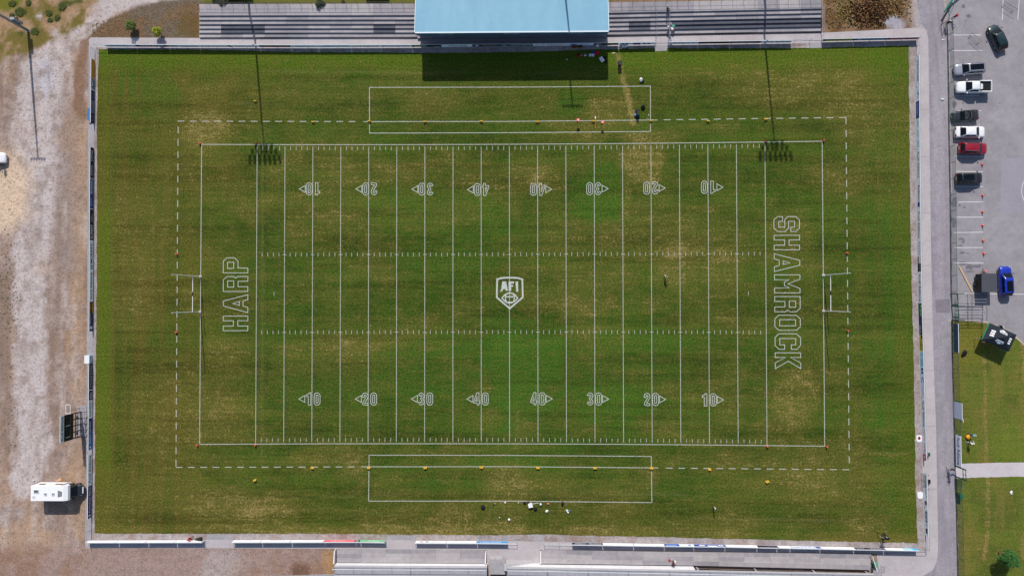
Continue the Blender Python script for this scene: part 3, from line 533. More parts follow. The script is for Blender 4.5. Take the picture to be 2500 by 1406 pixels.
def board(A, B, z0, z1, bg, prints, label, face_n, group="advertising boards round the pitch", name="advertising_board", cat="sign", extra=.05):
    """A->B reading direction on the ground, seen from the side face_n points to"""
    U = (B - A); Lb = U.length; U = U / Lb; N = Vector(face_n); N = (N - U * N.dot(U)).normalized()
    root = thing(name, label, cat, ((A + B) / 2) + Zv * z0, 0, group); th = .035
    a, b_ = A + U * .02, B - U * .02; p = [a, b_, b_ - N * th, a - N * th]
    pan = MB().hexa([tuple(q + Zv * z0) for q in p] + [tuple(q + Zv * z1) for q in p]).build("panel", colmat(bg) if not hasattr(bg, 'name') else bg, root)
    tr = MB(); t0, t1 = A + N * .012, B + N * .012                    # folded edge along the top
    tr.hexa([tuple(q + Zv * (z1 + .003)) for q in (t0, t1, t1 - N * .07, t0 - N * .07)] + [tuple(q + Zv * (z1 + extra)) for q in (t0, t1, t1 - N * .07, t0 - N * .07)]).build("top_trim", WHITE, root)
    H = z1 - z0
    for i, pr in enumerate(prints):
        kind, u0, u1, v0, v1, c = pr[:6]; q = MB(); off = .006 + i * .0015
        def W(u, v): return A + U * (u * Lb) + Zv * (z0 + v * H) + N * off
        if kind == 'r': q.add([W(u0, v0), W(u1, v0), W(u1, v1), W(u0, v1)], [(0, 1, 2, 3)]); nm = "colour_block"
        elif kind == 'e': q.add([W((u0 + u1) / 2 + (u1 - u0) / 2 * math.cos(t), (v0 + v1) / 2 + (v1 - v0) / 2 * math.sin(t)) for t in np.linspace(0, math.tau, 20)[:-1]], [tuple(range(19))]); nm = "emblem"
        elif kind == 't': q.add([W(u0, v0), W(u1, v0), W((u0 + u1) / 2, v1)], [(0, 1, 2)]); nm = "emblem"
        elif kind == 'g': q.add([W(u0, v0), W(u1, v0), W(u1 + pr[6], v1), W(u0 + pr[6], v1)], [(0, 1, 2, 3)]); nm = "colour_block"
        else:
            vs, fs = text_mesh(kind); q.add([W(u0 + x * (u1 - u0), v0 + y * (v1 - v0)) for x, y in vs], fs); nm = "lettering"
        q.build(nm, colmat(c), root)
    return root
AA = [("Audi", .06, .38, .24, .76, (72, 72, 82)), ("Athlone", .43, .95, .24, .78, (18, 22, 40))]
DUB = [("dubarry", .16, .72, .2, .74, (20, 24, 34)), ('e', .76, .86, .42, .6, (20, 24, 34))]
def lines(c, k=3, u0=.1, u1=.9, v0=.25, v1=.75):
    return [('r', u0 + (.04 * (i % 2)), u1 - .09 * ((i + 1) % 3), v0 + (v1 - v0) * i / k, v0 + (v1 - v0) * (i + .55) / k, c) for i in range(k)]
Wt = (232, 234, 238); Pb = (196, 214, 226); Bk = (24, 24, 28); Nv = (30, 36, 84)
TOPB = [(262, 335, Pb, lines((120, 140, 160), 2), "pale blue board with faint grey lines, first from the left corner"), (335, 415, Nv, [("GANLYS", .15, .85, .2, .8, Wt)], "navy board with bold white capitals near the left corner"),
 (415, 490, (190, 208, 216), [('r', .02, .3, .3, .7, (70, 96, 110)), ('g', .35, .9, .15, .45, (60, 140, 160), .1)], "pale board with a teal swoosh near the left corner"), (490, 563, Wt, AA, "white two-word board below the left end of the open terrace"),
 (563, 636, Wt, [('g', .0, .1, 0, 1, Bk, -.06), ("David Lowe", .2, .92, .22, .78, (70, 110, 180))], "white board with blue lettering and a black corner"), (636, 712, (34, 22, 28), lines((150, 120, 120), 2, .08, .45) + lines((130, 60, 80), 2, .55, .95), "near-black board with faint grey and maroon lettering"),
 (712, 778, (184, 214, 228), DUB, "pale blue board with dark lower-case lettering, left of the roofed stand"), (778, 858, (176, 212, 222), [('g', .15, .4, .3, .8, (80, 150, 160), .08), ('r', .45, .95, .5, .8, (120, 180, 196))], "pale teal board with a teal wave mark"),
 (858, 930, Wt, AA, "white two-word board just left of the roofed stand"), (930, 1006, (214, 222, 232), [("Primeside", .06, .92, .25, .75, (60, 90, 150))], "white board with small blue lettering at the stand's left edge"),
 (1006, 1078, (20, 26, 28), [("RBK", .1, .55, .2, .85, (150, 190, 150)), ("rbk.ie", .75, .95, .1, .35, Wt)], "black board with three pale green capitals, stand's left corner"), (1079, 1154, (222, 232, 240), [("Fernhill", .3, .82, .2, .8, (20, 60, 90)), ('t', .2, .27, .25, .7, (20, 110, 140))], "white board with dark blue lettering in the stand's shade, leftmost of three"),
 (1154, 1222, (18, 22, 26), [('t', .08, .24, .2, .8, Wt), ("HODSON", .36, .9, .25, .7, (170, 160, 120))], "black board with a white triangle under the stand roof"), (1222, 1301, (16, 58, 50), [('e', .02, .2, .2, .7, (150, 160, 170)), ("COUNTY PHOTOS", .3, .97, .3, .75, Wt)], "dark green board with white capitals under the stand roof"),
 (1301, 1375, (232, 228, 238), AA, "white two-word board in the stand's shade"), (1375, 1449, (214, 226, 240), [('e', .2, .45, .25, .75, (40, 90, 190)), ("affidea", .48, .82, .2, .78, (60, 130, 200))], "pale board with a blue oval and blue lettering"),
 (1449, 1509, (20, 22, 24), [('e', .02, .35, .35, .75, (150, 150, 140)), ("RADIO", .45, .95, .3, .7, (120, 120, 110))], "black board with a silver wing mark, stand's right corner"), (1511, 1598, (214, 222, 240), [('g', .08, .16, .3, .8, Nv, -.05), ('g', .2, .28, .3, .8, Nv, -.05), ('r', .38, .58, 0, 1, (40, 66, 130)), ('g', .68, .76, .3, .8, Nv, -.05), ('g', .8, .88, .3, .8, Nv, -.05)], "white and navy board with slanted bar marks beside the line marker"),
 (1630, 1703, (200, 216, 232), DUB, "pale board with dark lower-case lettering, right of the stand"), (1703, 1780, (20, 22, 22), lines((70, 80, 60), 2, .1, .5), "plain black board right of the stand, left of a pair"), (1780, 1855, (24, 28, 36), lines((120, 130, 150), 1, .1, .85, .35, .75), "black board with thin grey lettering, right of a pair"),
 (1855, 1930, (214, 226, 240), AA, "white two-word board under the right open terrace"), (2005, 2082, (26, 28, 20), [('r', .12, .95, .25, .6, (170, 190, 80)), ('r', .02, .98, 0, .16, (170, 190, 80))], "black board with lime green lettering near the right corner"),
 (2082, 2160, (24, 90, 130), [("ACT", .1, .25, .3, .8, Wt), ('r', .3, .5, .45, .6, (150, 200, 220)), ("water", .55, .95, .3, .75, (130, 190, 220))], "teal blue board with pale lettering near the right corner"), (2160, 2237, (118, 28, 62), [("AUTOGRIP", .1, .6, .25, .75, (230, 170, 190)), ('r', .68, .95, .4, .65, (200, 120, 150))], "maroon board with pink lettering at the right corner")]
for x0, x1, bg, pr, lb in TOPB: board(G(*bar_t(x0)), G(*bar_t(x1)), .14, 1.05, bg, pr, lb, (0, -1, 0))
LB = [(195, 148, (196, 132, 28), [('r', .1, .9, .12, .2, (150, 92, 20)), ('r', .2, .8, .5, .6, (214, 156, 50))], "plain ochre board near the top left corner"), (222, 196, (30, 28, 56), [("P MAC", .05, .95, .4, .9, Wt), ('r', .1, .95, .1, .25, (170, 170, 180))], "short navy board with bold white lettering beside the ochre one"),
 (304, 223, (26, 28, 72), [('e', .08, .24, .2, .9, (120, 120, 150)), ('e', .1, .22, .26, .84, (26, 28, 72)), ("AUTO PARTS", .3, .68, .5, .85, (200, 200, 214)), ('r', .3, .68, .2, .35, (190, 130, 120)), ('e', .74, .92, .2, .9, (120, 120, 150)), ('e', .76, .9, .26, .84, (26, 28, 72))], "long navy board with two ring marks by the blue bench"),
 (437, 362, (20, 22, 26), [("BUILDING", .1, .42, .4, .7, Wt), ("SUPPLIES", .55, .9, .4, .7, Wt)], "black board with two small white words, left side"), (511, 438, (30, 62, 120), [("Radisson", .5, .95, .35, .8, Wt), ("Blu", .1, .35, .4, .8, (120, 180, 220))], "blue board with white script on the left side"),
 (588, 512, (18, 18, 20), [("FLYNN'S", .06, .5, .2, .8, Wt)] + lines((150, 150, 150), 2, .58, .95), "black board with bold white capitals, left side"), (661, 589, (220, 226, 232), [('t', .04, .12, .2, .8, (10, 110, 110)), ('t', .12, .2, .2, .8, (20, 80, 90)), ("MURRAY", .25, .92, .2, .72, (20, 40, 56))], "white board with a teal double peak, left side"),
 (735, 662, Wt, AA, "white two-word board on the left side, upper of two"), (808, 736, (20, 20, 22), [('r', 0, .5, 0, 1, (38, 34, 86)), ('e', .06, .18, .2, .8, Wt), ("spectrum", .24, .62, .45, .85, (190, 200, 220)), ("signs", .66, .95, .45, .88, (230, 160, 50)), ('r', .6, .95, .12, .25, (210, 160, 60))], "black and navy board with orange lettering, left side"),
 (950, 888, (22, 22, 24), [("O'Donnell & Assoc", .08, .96, .3, .65, (200, 200, 200))], "black board with small white lettering below the white box"), (976, 951, (26, 26, 34), lines((190, 190, 190), 2, .1, .9), "short black board with two white lines, left side"), (1018, 977, (232, 232, 232), [('e', .55, .98, .1, .9, (40, 40, 60)), ('e', .58, .95, .16, .84, (236, 236, 236)), ("GARAGE", .05, .85, .35, .65, (30, 30, 40))], "short white board with an oval outline beside the scoreboard"),
 (1096, 1019, (30, 120, 200), [('r', .6, 1, 0, 1, (32, 44, 130)), ('r', .35, .6, 0, 1, (30, 88, 170)), ("Colm Quinn", .2, .9, .35, .85, Wt), ('t', .04, .13, .3, .8, Wt)], "blue gradient board with white lettering under the scoreboard"), (1182, 1106, Wt, AA, "white two-word board above the camper van"), (1262, 1183, (28, 26, 78), [('e', .04, .13, .2, .8, (200, 200, 230)), ("Portumna Marin", .18, .96, .3, .72, (220, 220, 235))], "navy board with white lettering in front of the camper van")]
for y0, y1, bg, pr, lb in LB: board(G(*bar_l(y0)), G(*bar_l(y1)), .1, 1.02, bg, pr, lb, (1, 0, 0))
RB = [(140, 213, (226, 232, 240), [("STRUCTURES", .15, .85, .35, .8, (30, 50, 110))], "white board with heavy navy lettering, top of the right side"), (215, 250, (222, 232, 240), [('r', .2, .8, .45, .55, (90, 110, 130)), ('e', .4, .6, .65, .85, (30, 60, 70))], "short white board with a small dark mark, right side"), (250, 292, (28, 56, 116), lines((110, 150, 200), 3), "navy blue board with pale lines, right side"),
 (292, 365, (224, 236, 242), [("clean", .05, .28, .3, .75, (110, 180, 205)), ("clear", .38, .62, .3, .75, (110, 180, 205)), ("care", .72, .95, .3, .75, (110, 180, 205))], "white board with three light blue words, right side"), (367, 440, Wt, AA, "white two-word board on the right side, above the script board"), (440, 512, (226, 234, 242), [("Radisson", .2, .72, .3, .85, (30, 36, 60)), ('r', .76, .92, .2, .8, (30, 60, 130))], "white board with dark script and a small blue block, right side"),
 (512, 586, Wt, AA, "white two-word board on the right side, below the script board"), (586, 627, (226, 230, 236), [("Cavan", .1, .9, .3, .75, (120, 126, 140))], "short white board with grey lettering, right side"), (627, 664, (30, 40, 48), [('r', .0, .45, .3, 1, (220, 214, 214)), ('r', .5, .95, .55, .85, (40, 120, 100))], "short dark board with a white half, right side"), (664, 740, Wt, AA, "white two-word board beside the green turnstile gate"),
 (740, 817, (28, 30, 62), [("RBK", .06, .45, .35, .9, (110, 200, 110)), ("rbk.ie", .7, .95, .15, .45, Wt), ('r', .5, .95, .6, .68, (120, 120, 150))], "navy board with three bright green capitals, right side"), (817, 857, (226, 206, 60), [('r', 0, .22, .4, 1, Bk), ("HIRE", .25, .95, .4, .9, Bk), ('r', .25, .9, .15, .3, (60, 60, 40))], "yellow board with black lettering, right side"), (857, 895, (176, 214, 232), [("DELI", .05, .3, .3, .7, (90, 150, 190)), ('r', .5, .9, .25, .75, (120, 180, 210))], "short light blue board, right side"),
 (895, 970, (214, 222, 236), [("M C", .03, .5, .2, .85, (50, 66, 110)), ('r', .6, .9, .35, .45, (180, 190, 205))], "pale board with two large thin capitals, right side"), (972, 1043, (228, 234, 240), AA, "white two-word board on the right side, lowest of its kind"), (1043, 1122, (232, 226, 232), [("Supermac", .04, .4, .3, .75, (180, 90, 110)), ("and Play", .45, .78, .3, .75, (120, 30, 70)), ('r', .8, .99, 0, 1, (190, 40, 70)), ("XL", .83, .96, .25, .75, Wt)], "white board with maroon script and a red end block"),
 (1153, 1235, (230, 234, 238), [("WALTER CARTY", .05, .75, .35, .75, (60, 66, 76)), ('e', .8, .95, .2, .8, (110, 70, 70))], "white board with grey capitals and a brown disc"), (1238, 1305, (224, 232, 242), [('r', .1, .5, .3, .8, (30, 34, 70)), ("europ", .14, .46, .4, .7, Wt), ('r', .55, .64, .35, .7, (150, 160, 170)), ('r', .72, .9, .3, .8, (30, 34, 60))], "pale board with navy blocks at the bottom of the right side")]
for y0, y1, bg, pr, lb in RB: board(G(*bar_r(y0)), G(*bar_r(y1)), .1, 1.0, bg, pr, lb, (-1, 0, 0))
GL = (190, 196, 206)
BB = [(290, 218, Wt, lines(GL, 2, .3, .9), "white board at the bottom left corner, first of four"), (362, 291, Wt, lines(GL, 1, .2, .7), "white board on the bottom side, second of four from the left corner"), (432, 363, Wt, lines(GL, 2, .1, .6), "white board on the bottom side, third of four from the left corner"), (500, 433, Wt, [('t', .02, .1, .0, .9, Bk), ('r', .2, .6, .4, .5, GL)], "white board behind the kneeling person in red"),
 (640, 572, Wt, [("Athlone Town", .2, .9, .35, .7, (170, 174, 182))], "white board with grey lettering right of the gravel gap"), (712, 641, Wt, lines(GL, 1, .2, .8), "white board on the bottom side, left of the red one"), (793, 713, Wt, lines(GL, 2, .1, .7), "white board directly beside the red board"), (868, 794, (220, 96, 104), [("HEART", .3, .8, .3, .7, (240, 190, 190))], "red board with pale lettering on the bottom side"), (880, 869, (40, 44, 44), [('e', .2, .8, .2, .8, (160, 160, 150))], "narrow black board between the red and green ones"), (942, 881, (110, 176, 130), lines((190, 220, 196), 2, .2, .8), "green board with pale lines on the bottom side"),
 (1090, 1016, Wt, [("LIFT", .25, .5, .3, .7, (150, 40, 60)), ('e', .55, .7, .3, .7, (60, 60, 66)), ('r', .74, .86, .35, .7, (150, 40, 60))], "white board with dark red and black marks on the bottom side"), (1164, 1091, Wt, [("Athlone", .3, .8, .3, .7, (150, 156, 170))], "white board with faint lettering beside the blue board"), (1240, 1165, (58, 140, 200), [("waterways", .2, .9, .3, .7, Wt)], "sky blue board with white lettering on the bottom side"),
 (1470, 1396, (34, 46, 70), [("DONOVAN", .05, .45, .3, .75, Wt), ("HOMES", .55, .9, .3, .75, (200, 210, 220))], "dark slate board with white lettering left of the white pair"), (1545, 1471, Wt, lines((205, 208, 212), 1, .1, .9, .4, .6), "white board left of a plain pair on the bottom side"), (1620, 1546, Wt, [('e', .1, .14, .4, .6, Bk), ('e', .2, .24, .4, .6, Bk), ('e', .6, .64, .4, .6, Bk), ('e', .7, .74, .4, .6, Bk)], "white board with small black dots on the bottom side"), (1692, 1621, (40, 84, 170), [('r', .0, .5, 0, 1, (224, 232, 240)), ('r', .1, .2, .3, .7, (40, 84, 170)), ('r', .6, .95, .4, .8, (120, 160, 220))], "half blue half white board on the bottom side"),
 (1768, 1693, (36, 76, 160), [('r', .06, .24, .3, .7, Wt), ('g', .3, .6, .5, 1, Wt, -.05), ('r', .66, .84, .3, .7, Wt)], "blue board with white blocks on the bottom side"), (1846, 1769, (240, 240, 242), lines(GL, 1, .3, .8), "white board right of the blue block board"), (1895, 1847, (36, 34, 44), [("ALDI", .1, .5, .25, .7, (110, 100, 150))], "short black board with purple marks, bottom side"), (1927, 1896, Wt, [], "short blank white board on the bottom side"), (2000, 1928, (214, 224, 238), [("JIM MCNAMEE", .1, .95, .3, .75, (40, 80, 150)), ('r', .02, .16, .1, .9, (40, 76, 150))], "white board with blue capitals on the bottom side"),
 (2082, 2001, (242, 242, 244), [], "long blank white board on the bottom side"), (2155, 2083, (62, 60, 66), [("CARRICK", .05, .5, .3, .75, (200, 196, 206)), ('e', .55, .68, .1, .9, (40, 40, 44)), ("AUTO", .7, .95, .35, .7, (180, 178, 186))], "charcoal board with grey lettering behind the tripod"), (2235, 2156, (240, 242, 244), [('r', 0, .16, 0, 1, (60, 170, 215)), ('r', .16, .45, .1, .9, (150, 205, 230))], "white board with a light blue end at the bottom right corner")]
for x0, x1, bg, pr, lb in BB: board(G(*bar_b(x0)), G(*bar_b(x1)), .14, 1.03, bg, pr, lb, (0, 1, 0))
# the steel rail the boards are fixed to
def barrier(fn, spans, n_off, label, cat="barrier"):
    p0 = G(*fn(spans[0][0])); root = thing("pitch_barrier", label, cat, (p0.x, p0.y, 0), 0, "steel barrier rails round the pitch"); N = Vector(n_off)
    for a, b_ in spans:
        n = max(2, int(abs(b_ - a) / 36) + 1); ps = [G(*fn(a + (b_ - a) * i / (n - 1))) + N * .11 for i in range(n)]
        MB().tube([p + Zv * 1.06 for p in ps], .03).build("top_rail", GALV, root); MB().tube([p + Zv * .5 for p in ps], .022).build("middle_rail", GALV, root)
        for p in ps: MB().tube([p - Zv * .02, p + Zv * 1.06], .028, 6).build("post", GALV, root)
barrier(bar_t, [(236, 1598), (1630, 1976), (2005, 2240)], (0, 1, 0), "galvanised rail behind the boards along the stand side"); barrier(bar_b, [(219, 502), (570, 943), (1014, 1262), (1328, 2258)], (0, -1, 0), "galvanised rail behind the boards along the lower terraces side")
barrier(bar_l, [(122, 304), (362, 808), (887, 1330)], (-1, 0, 0), "galvanised rail behind the boards along the scoreboard side"); barrier(bar_r, [(100, 1122), (1153, 1338)], (1, 0, 0), "galvanised rail behind the boards along the road side")

# ================================================================ TOP TERRACES AND STAND
def ty(x, k):      # nosing line k (0 = back ... 5 = front) in pixels
    yl = [(500, 38.5), (1010, 37.6), (1490, 32.2), (2010, 21.4)]; st = interp([(500, 10.55), (1490, 10.6), (2010, 10.95)], x); return interp(yl, x) + st * k
RS = .24; TZ = [.1 + RS * (6 - k) for k in range(7)]     # tread heights; index 0 = back platform, 6 = walkway
TS = [mat("terrace_slab_%d" % i, c_, .9, noise=(1.3, .12)) for i, c_ in enumerate([(160, 154, 159), (170, 164, 167), (150, 146, 151), (176, 170, 171)])]
def terrace(x0, x1, label, darks, wdt=56.0):
    c0 = G(x0, 60); root = thing("terrace", label, "terrace", (c0.x, c0.y, 0), 0, "open terraces beside the roofed stand"); n = round((x1 - x0) / wdt)
    cuts = [x0 + (x1 - x0) * i / n for i in range(n + 1)]
    for k in range(7):
        for i in range(n):
            a, b_ = cuts[i], cuts[i + 1]; z = TZ[k] if k < 6 else .1
            def yb(x): return ty(x, k - 1) + .0 if k else interp([(485, 11), (1010, 9.5), (1490, 6), (2010, -1.5)], x)
            def yf(x): return ty(x, k) if k < 6 else 94.5 - (0 if x < 1200 else (x - 1480) * .0195 + 4.3)
            if k == 6: continue
            zb = TZ[k - 1] if k else z
            A_, B_ = G(a + .12, yb(a), zb), G(b_ - .12, yb(b_), zb); C_, D_ = G(b_ - .12, yf(b_), z), G(a + .12, yf(a), z)
            zz = z + random.uniform(-.006, .006); dark = any(dx0 <= (a + b_) / 2 <= dx1 and k in ks for dx0, dx1, ks in darks)
            MB().hexa([(p.x, p.y, max(-.1, zz - 1.1)) for p in (D_, C_, B_, A_)] + [(p.x, p.y, zz) for p in (D_, C_, B_, A_)]).build("tread_slab", CONCD if dark else random.choice(TS), root)
    return root
terrace(486, 1018, "grey stepped open terrace left of the blue stand roof", [(560, 640, (3, 4)), (900, 970, (3, 4))])
tr_r = terrace(1483, 2008, "grey stepped open terrace right of the blue stand roof", [(1543, 1600, (3, 4)), (1655, 2003, (3, 4))], 54)
struct(flat("terrace_walk", [(486, 96.5), (1010, 97), (1485, 92), (2006, 82), (2006, 99), (1600, 106), (1485, 110), (1010, 112), (486, 112)], .055, CONC, thick=.06))
# stand
sx0, sx1, syf, hF, hB = 1013.2, 1485.6, 78.5, 5.3, 3.9
FLc, FRc = G(sx0, 79.5, hF), G(sx1, 76, hF); BLc, BRc = G(1017, -45, hB), G(1482, -47, hB)
root = thing("roofed_stand", "roofed stand with light blue ribbed sheet roof at the top middle", "stand", ((FLc.x + FRc.x) / 2, FLc.y + 5, 0))
ROOF = mat("roof_sheet_blue", (124, 174, 199), .55, noise=(1.2, .03), tint=[(.5, (138, 184, 206), .5, (1, .15, 1)), (.25, (108, 158, 184), .35, (1.5, .2, 1))]); FASC = mat("fascia_blue", (40, 118, 150), .6)
NS = 26
for i in range(NS):
    m = MB(); nr = 5
    for side in (0, 1):
        for j in range(nr * 4 + 1):
            t = (i + j / (nr * 4)) / NS; z_up = (.0, .045, .045, .0)[j % 4]
            p = (FLc.lerp(FRc, t) if side == 0 else BLc.lerp(BRc, t)); m.v.append((p.x, p.y, p.z + z_up + (.004 if i % 2 else 0)))
    q = nr * 4 + 1; m.f = [(j, j + 1, q + j + 1, q + j) for j in range(q - 1)]; m.mi = [0] * len(m.f)
    m.build("roof_sheet", ROOF, root)
def beam(a, b_, w2, h0, h1, nm, mt, par=root):
    d = (b_ - a).normalized(); n_ = Vector((-d.y, d.x, 0)).normalized() * w2
    return MB().hexa([tuple(p + Zv * h0) for p in (a - n_, b_ - n_, b_ + n_, a + n_)] + [tuple(p + Zv * h1) for p in (a - n_, b_ - n_, b_ + n_, a + n_)]).build(nm, mt, par)
fo = Vector((0, -.08, 0)); beam(FLc + fo, FRc + fo, .05, -.75, .02, "fascia", FASC); beam(FLc + fo - Vector((0, .02, 0)), FRc + fo - Vector((0, .02, 0)), .1, .025, .11, "gutter", mat("gutter_white", (226, 236, 240), .5))
for s_, a, b_ in ((-1, FLc, BLc), (1, FRc, BRc)): beam(a + Vector((s_ * .06, 0, 0)), b_ + Vector((s_ * .06, 0, 0)), .05, -.3, .09, "edge_trim", mat("trim_pale", (196, 222, 232), .5))
U = (FRc - FLc).normalized()
for t, n_ in ((.16, 0), (.5, 0), (.83, 0)):
    c0 = FLc.lerp(FRc, t) + Vector((0, -.14, -.58)); vs, fs = text_mesh("dubarry park"); MB().add([tuple(c0 + U * ((x - .5) * 2.4) + Zv * (y * .42)) for x, y in vs], fs).build("lettering", colmat((220, 232, 238)), root)
DK = mat("stand_steel", (90, 100, 108), .6)
for i in range(9):
    t = (i + .02) / 8.04; a = BLc.lerp(BRc, t); f_ = FLc.lerp(FRc, t); MB().box(a.x - .1, a.x + .1, a.y - .1, a.y + .1, -.05, hB - .05).build("column", DK, root)
    MB().hexa([(a.x - .07, a.y, hB - .45), (a.x + .07, a.y, hB - .45), (f_.x + .07, f_.y, hF - .3), (f_.x - .07, f_.y, hF - .3), (a.x - .07, a.y, hB - .06), (a.x + .07, a.y, hB - .06), (f_.x + .07, f_.y, hF - .06), (f_.x - .07, f_.y, hF - .06)]).build("rafter", DK, root)
bw = MB().hexa([(BLc.x, BLc.y - .2, -.05), (BRc.x, BRc.y - .2, -.05), (BRc.x, BRc.y, -.05), (BLc.x, BLc.y, -.05), (BLc.x, BLc.y - .2, hB - .08), (BRc.x, BRc.y - .2, hB - .08), (BRc.x, BRc.y, hB - .08), (BLc.x, BLc.y, hB - .08)]).build("back_wall", CONC2, root)
for s_, a, b_ in ((-1, FLc, BLc), (1, FRc, BRc)):
    xw = b_.x + s_ * .0; MB().hexa([(xw - .08, b_.y, -.05), (xw + .08, b_.y, -.05), (xw + .08, b_.y - 6.6, -.05), (xw - .08, b_.y - 6.6, -.05), (xw - .08, b_.y, hB - .1), (xw + .08, b_.y, hB - .1), (xw + .08, b_.y - 6.6, hF - .6), (xw - .08, b_.y - 6.6, hF - .6)]).build("side_wall", CONC2, root)
for k in range(9):       # seated tiers under the roof
    y1 = G(1250, 94, .1).y + .71 * k; z = .1 + .33 * (k + 1); MB().box(G(1020, 90).x, G(1480, 90).x, y1, y1 + .72, max(-.05, z - .9), z).build("tier", CONC2, root)
    if k > 1: MB().box(G(1030, 90).x, G(1470, 90).x, y1 + .3, y1 + .62, z + .01, z + .4).build("seat_row", mat("seat_blue", (40, 70, 120), .5), root)
# fence at the back of each terrace
def rail_run(ps, h, label, name="terrace_railing", mid=2, r=.028, m=None, group="terrace railings", posts=True):
    ro = thing(name, label, "railing", ps[0], 0, group); m = m or GALVD
    MB().tube([p + Zv * h for p in ps], r).build("top_rail", m, ro)
    for j in range(1, mid): MB().tube([p + Zv * (h * j / mid) for p in ps], r * .7).build("middle_rail", m, ro)
    if posts:
        for p in ps: MB().tube([p - Zv * .03, p + Zv * h], r, 6).build("post", m, ro)
    return ro
rail_run([G(x, interp([(486, 14.5), (1012, 13)], x), TZ[0]) for x in np.linspace(486, 1012, 20)], 1.12, "thin dark railing along the back of the left terrace", mid=2)
rail_run([G(x, interp([(1490, 10), (2005, 1.5)], x), TZ[0]) for x in np.linspace(1490, 2005, 20)], 1.12, "thin dark railing along the back of the right terrace", mid=2)
for xx, lb in ((1601, "grey handrail down the left side of the terrace aisle"), (1632, "grey handrail down the right side of the terrace aisle")):
    rail_run([G(xx, ty(xx, k) - 3, TZ[k]) for k in range(6)] + [G(xx - 1, 101, .055)], .95, lb, name="aisle_handrail", mid=1, m=GALV)
rail_run([G(2006, ty(2006, k) - 3, TZ[k]) for k in range(6)] + [G(2005, 92, .055)], 1.0, "pale handrail at the right end of the terrace", name="aisle_handrail", mid=1, m=GALV)

# ================================================================ LOWER TERRACES
def lower_terrace(x0, x1, ya, yb_, label, wl0, wl1, dark=None, wdt=60):
    c0 = G(x0, ya(x0)); ro = thing("lower_terrace", label, "terrace", (c0.x, c0.y, 0), 0, "low terraces along the bottom"); n = max(1, round((x1 - x0) / wdt)); zs = (.12, .3, .5, .72)
    for k in range(3):
        for i in range(n):
            a, b_ = x0 + (x1 - x0) * i / n, x0 + (x1 - x0) * (i + 1) / n; z0, z1 = zs[k], zs[k + 1]
            yy = lambda x, t: ya(x) + (yb_(x) - ya(x)) * t
            q = [G(a + .12, yy(a, k / 3), z0), G(b_ - .12, yy(b_, k / 3), z0), G(b_ - .12, yy(b_, (k + 1) / 3), z1), G(a + .12, yy(a, (k + 1) / 3), z1)]; z = z0 + .09 + random.uniform(-.006, .006)
            MB().hexa([(p.x, p.y, -.05) for p in reversed(q)] + [(p.x, p.y, z) for p in reversed(q)]).build("step_slab", random.choice(TS[:2] + TS[1:]), ro)
    return ro
WWH = mat("wall_white", (232, 230, 232), .8, noise=(.8, .07))
DECK = mat("deck_concrete", (190, 186, 190), .9, noise=(1.2, .08))
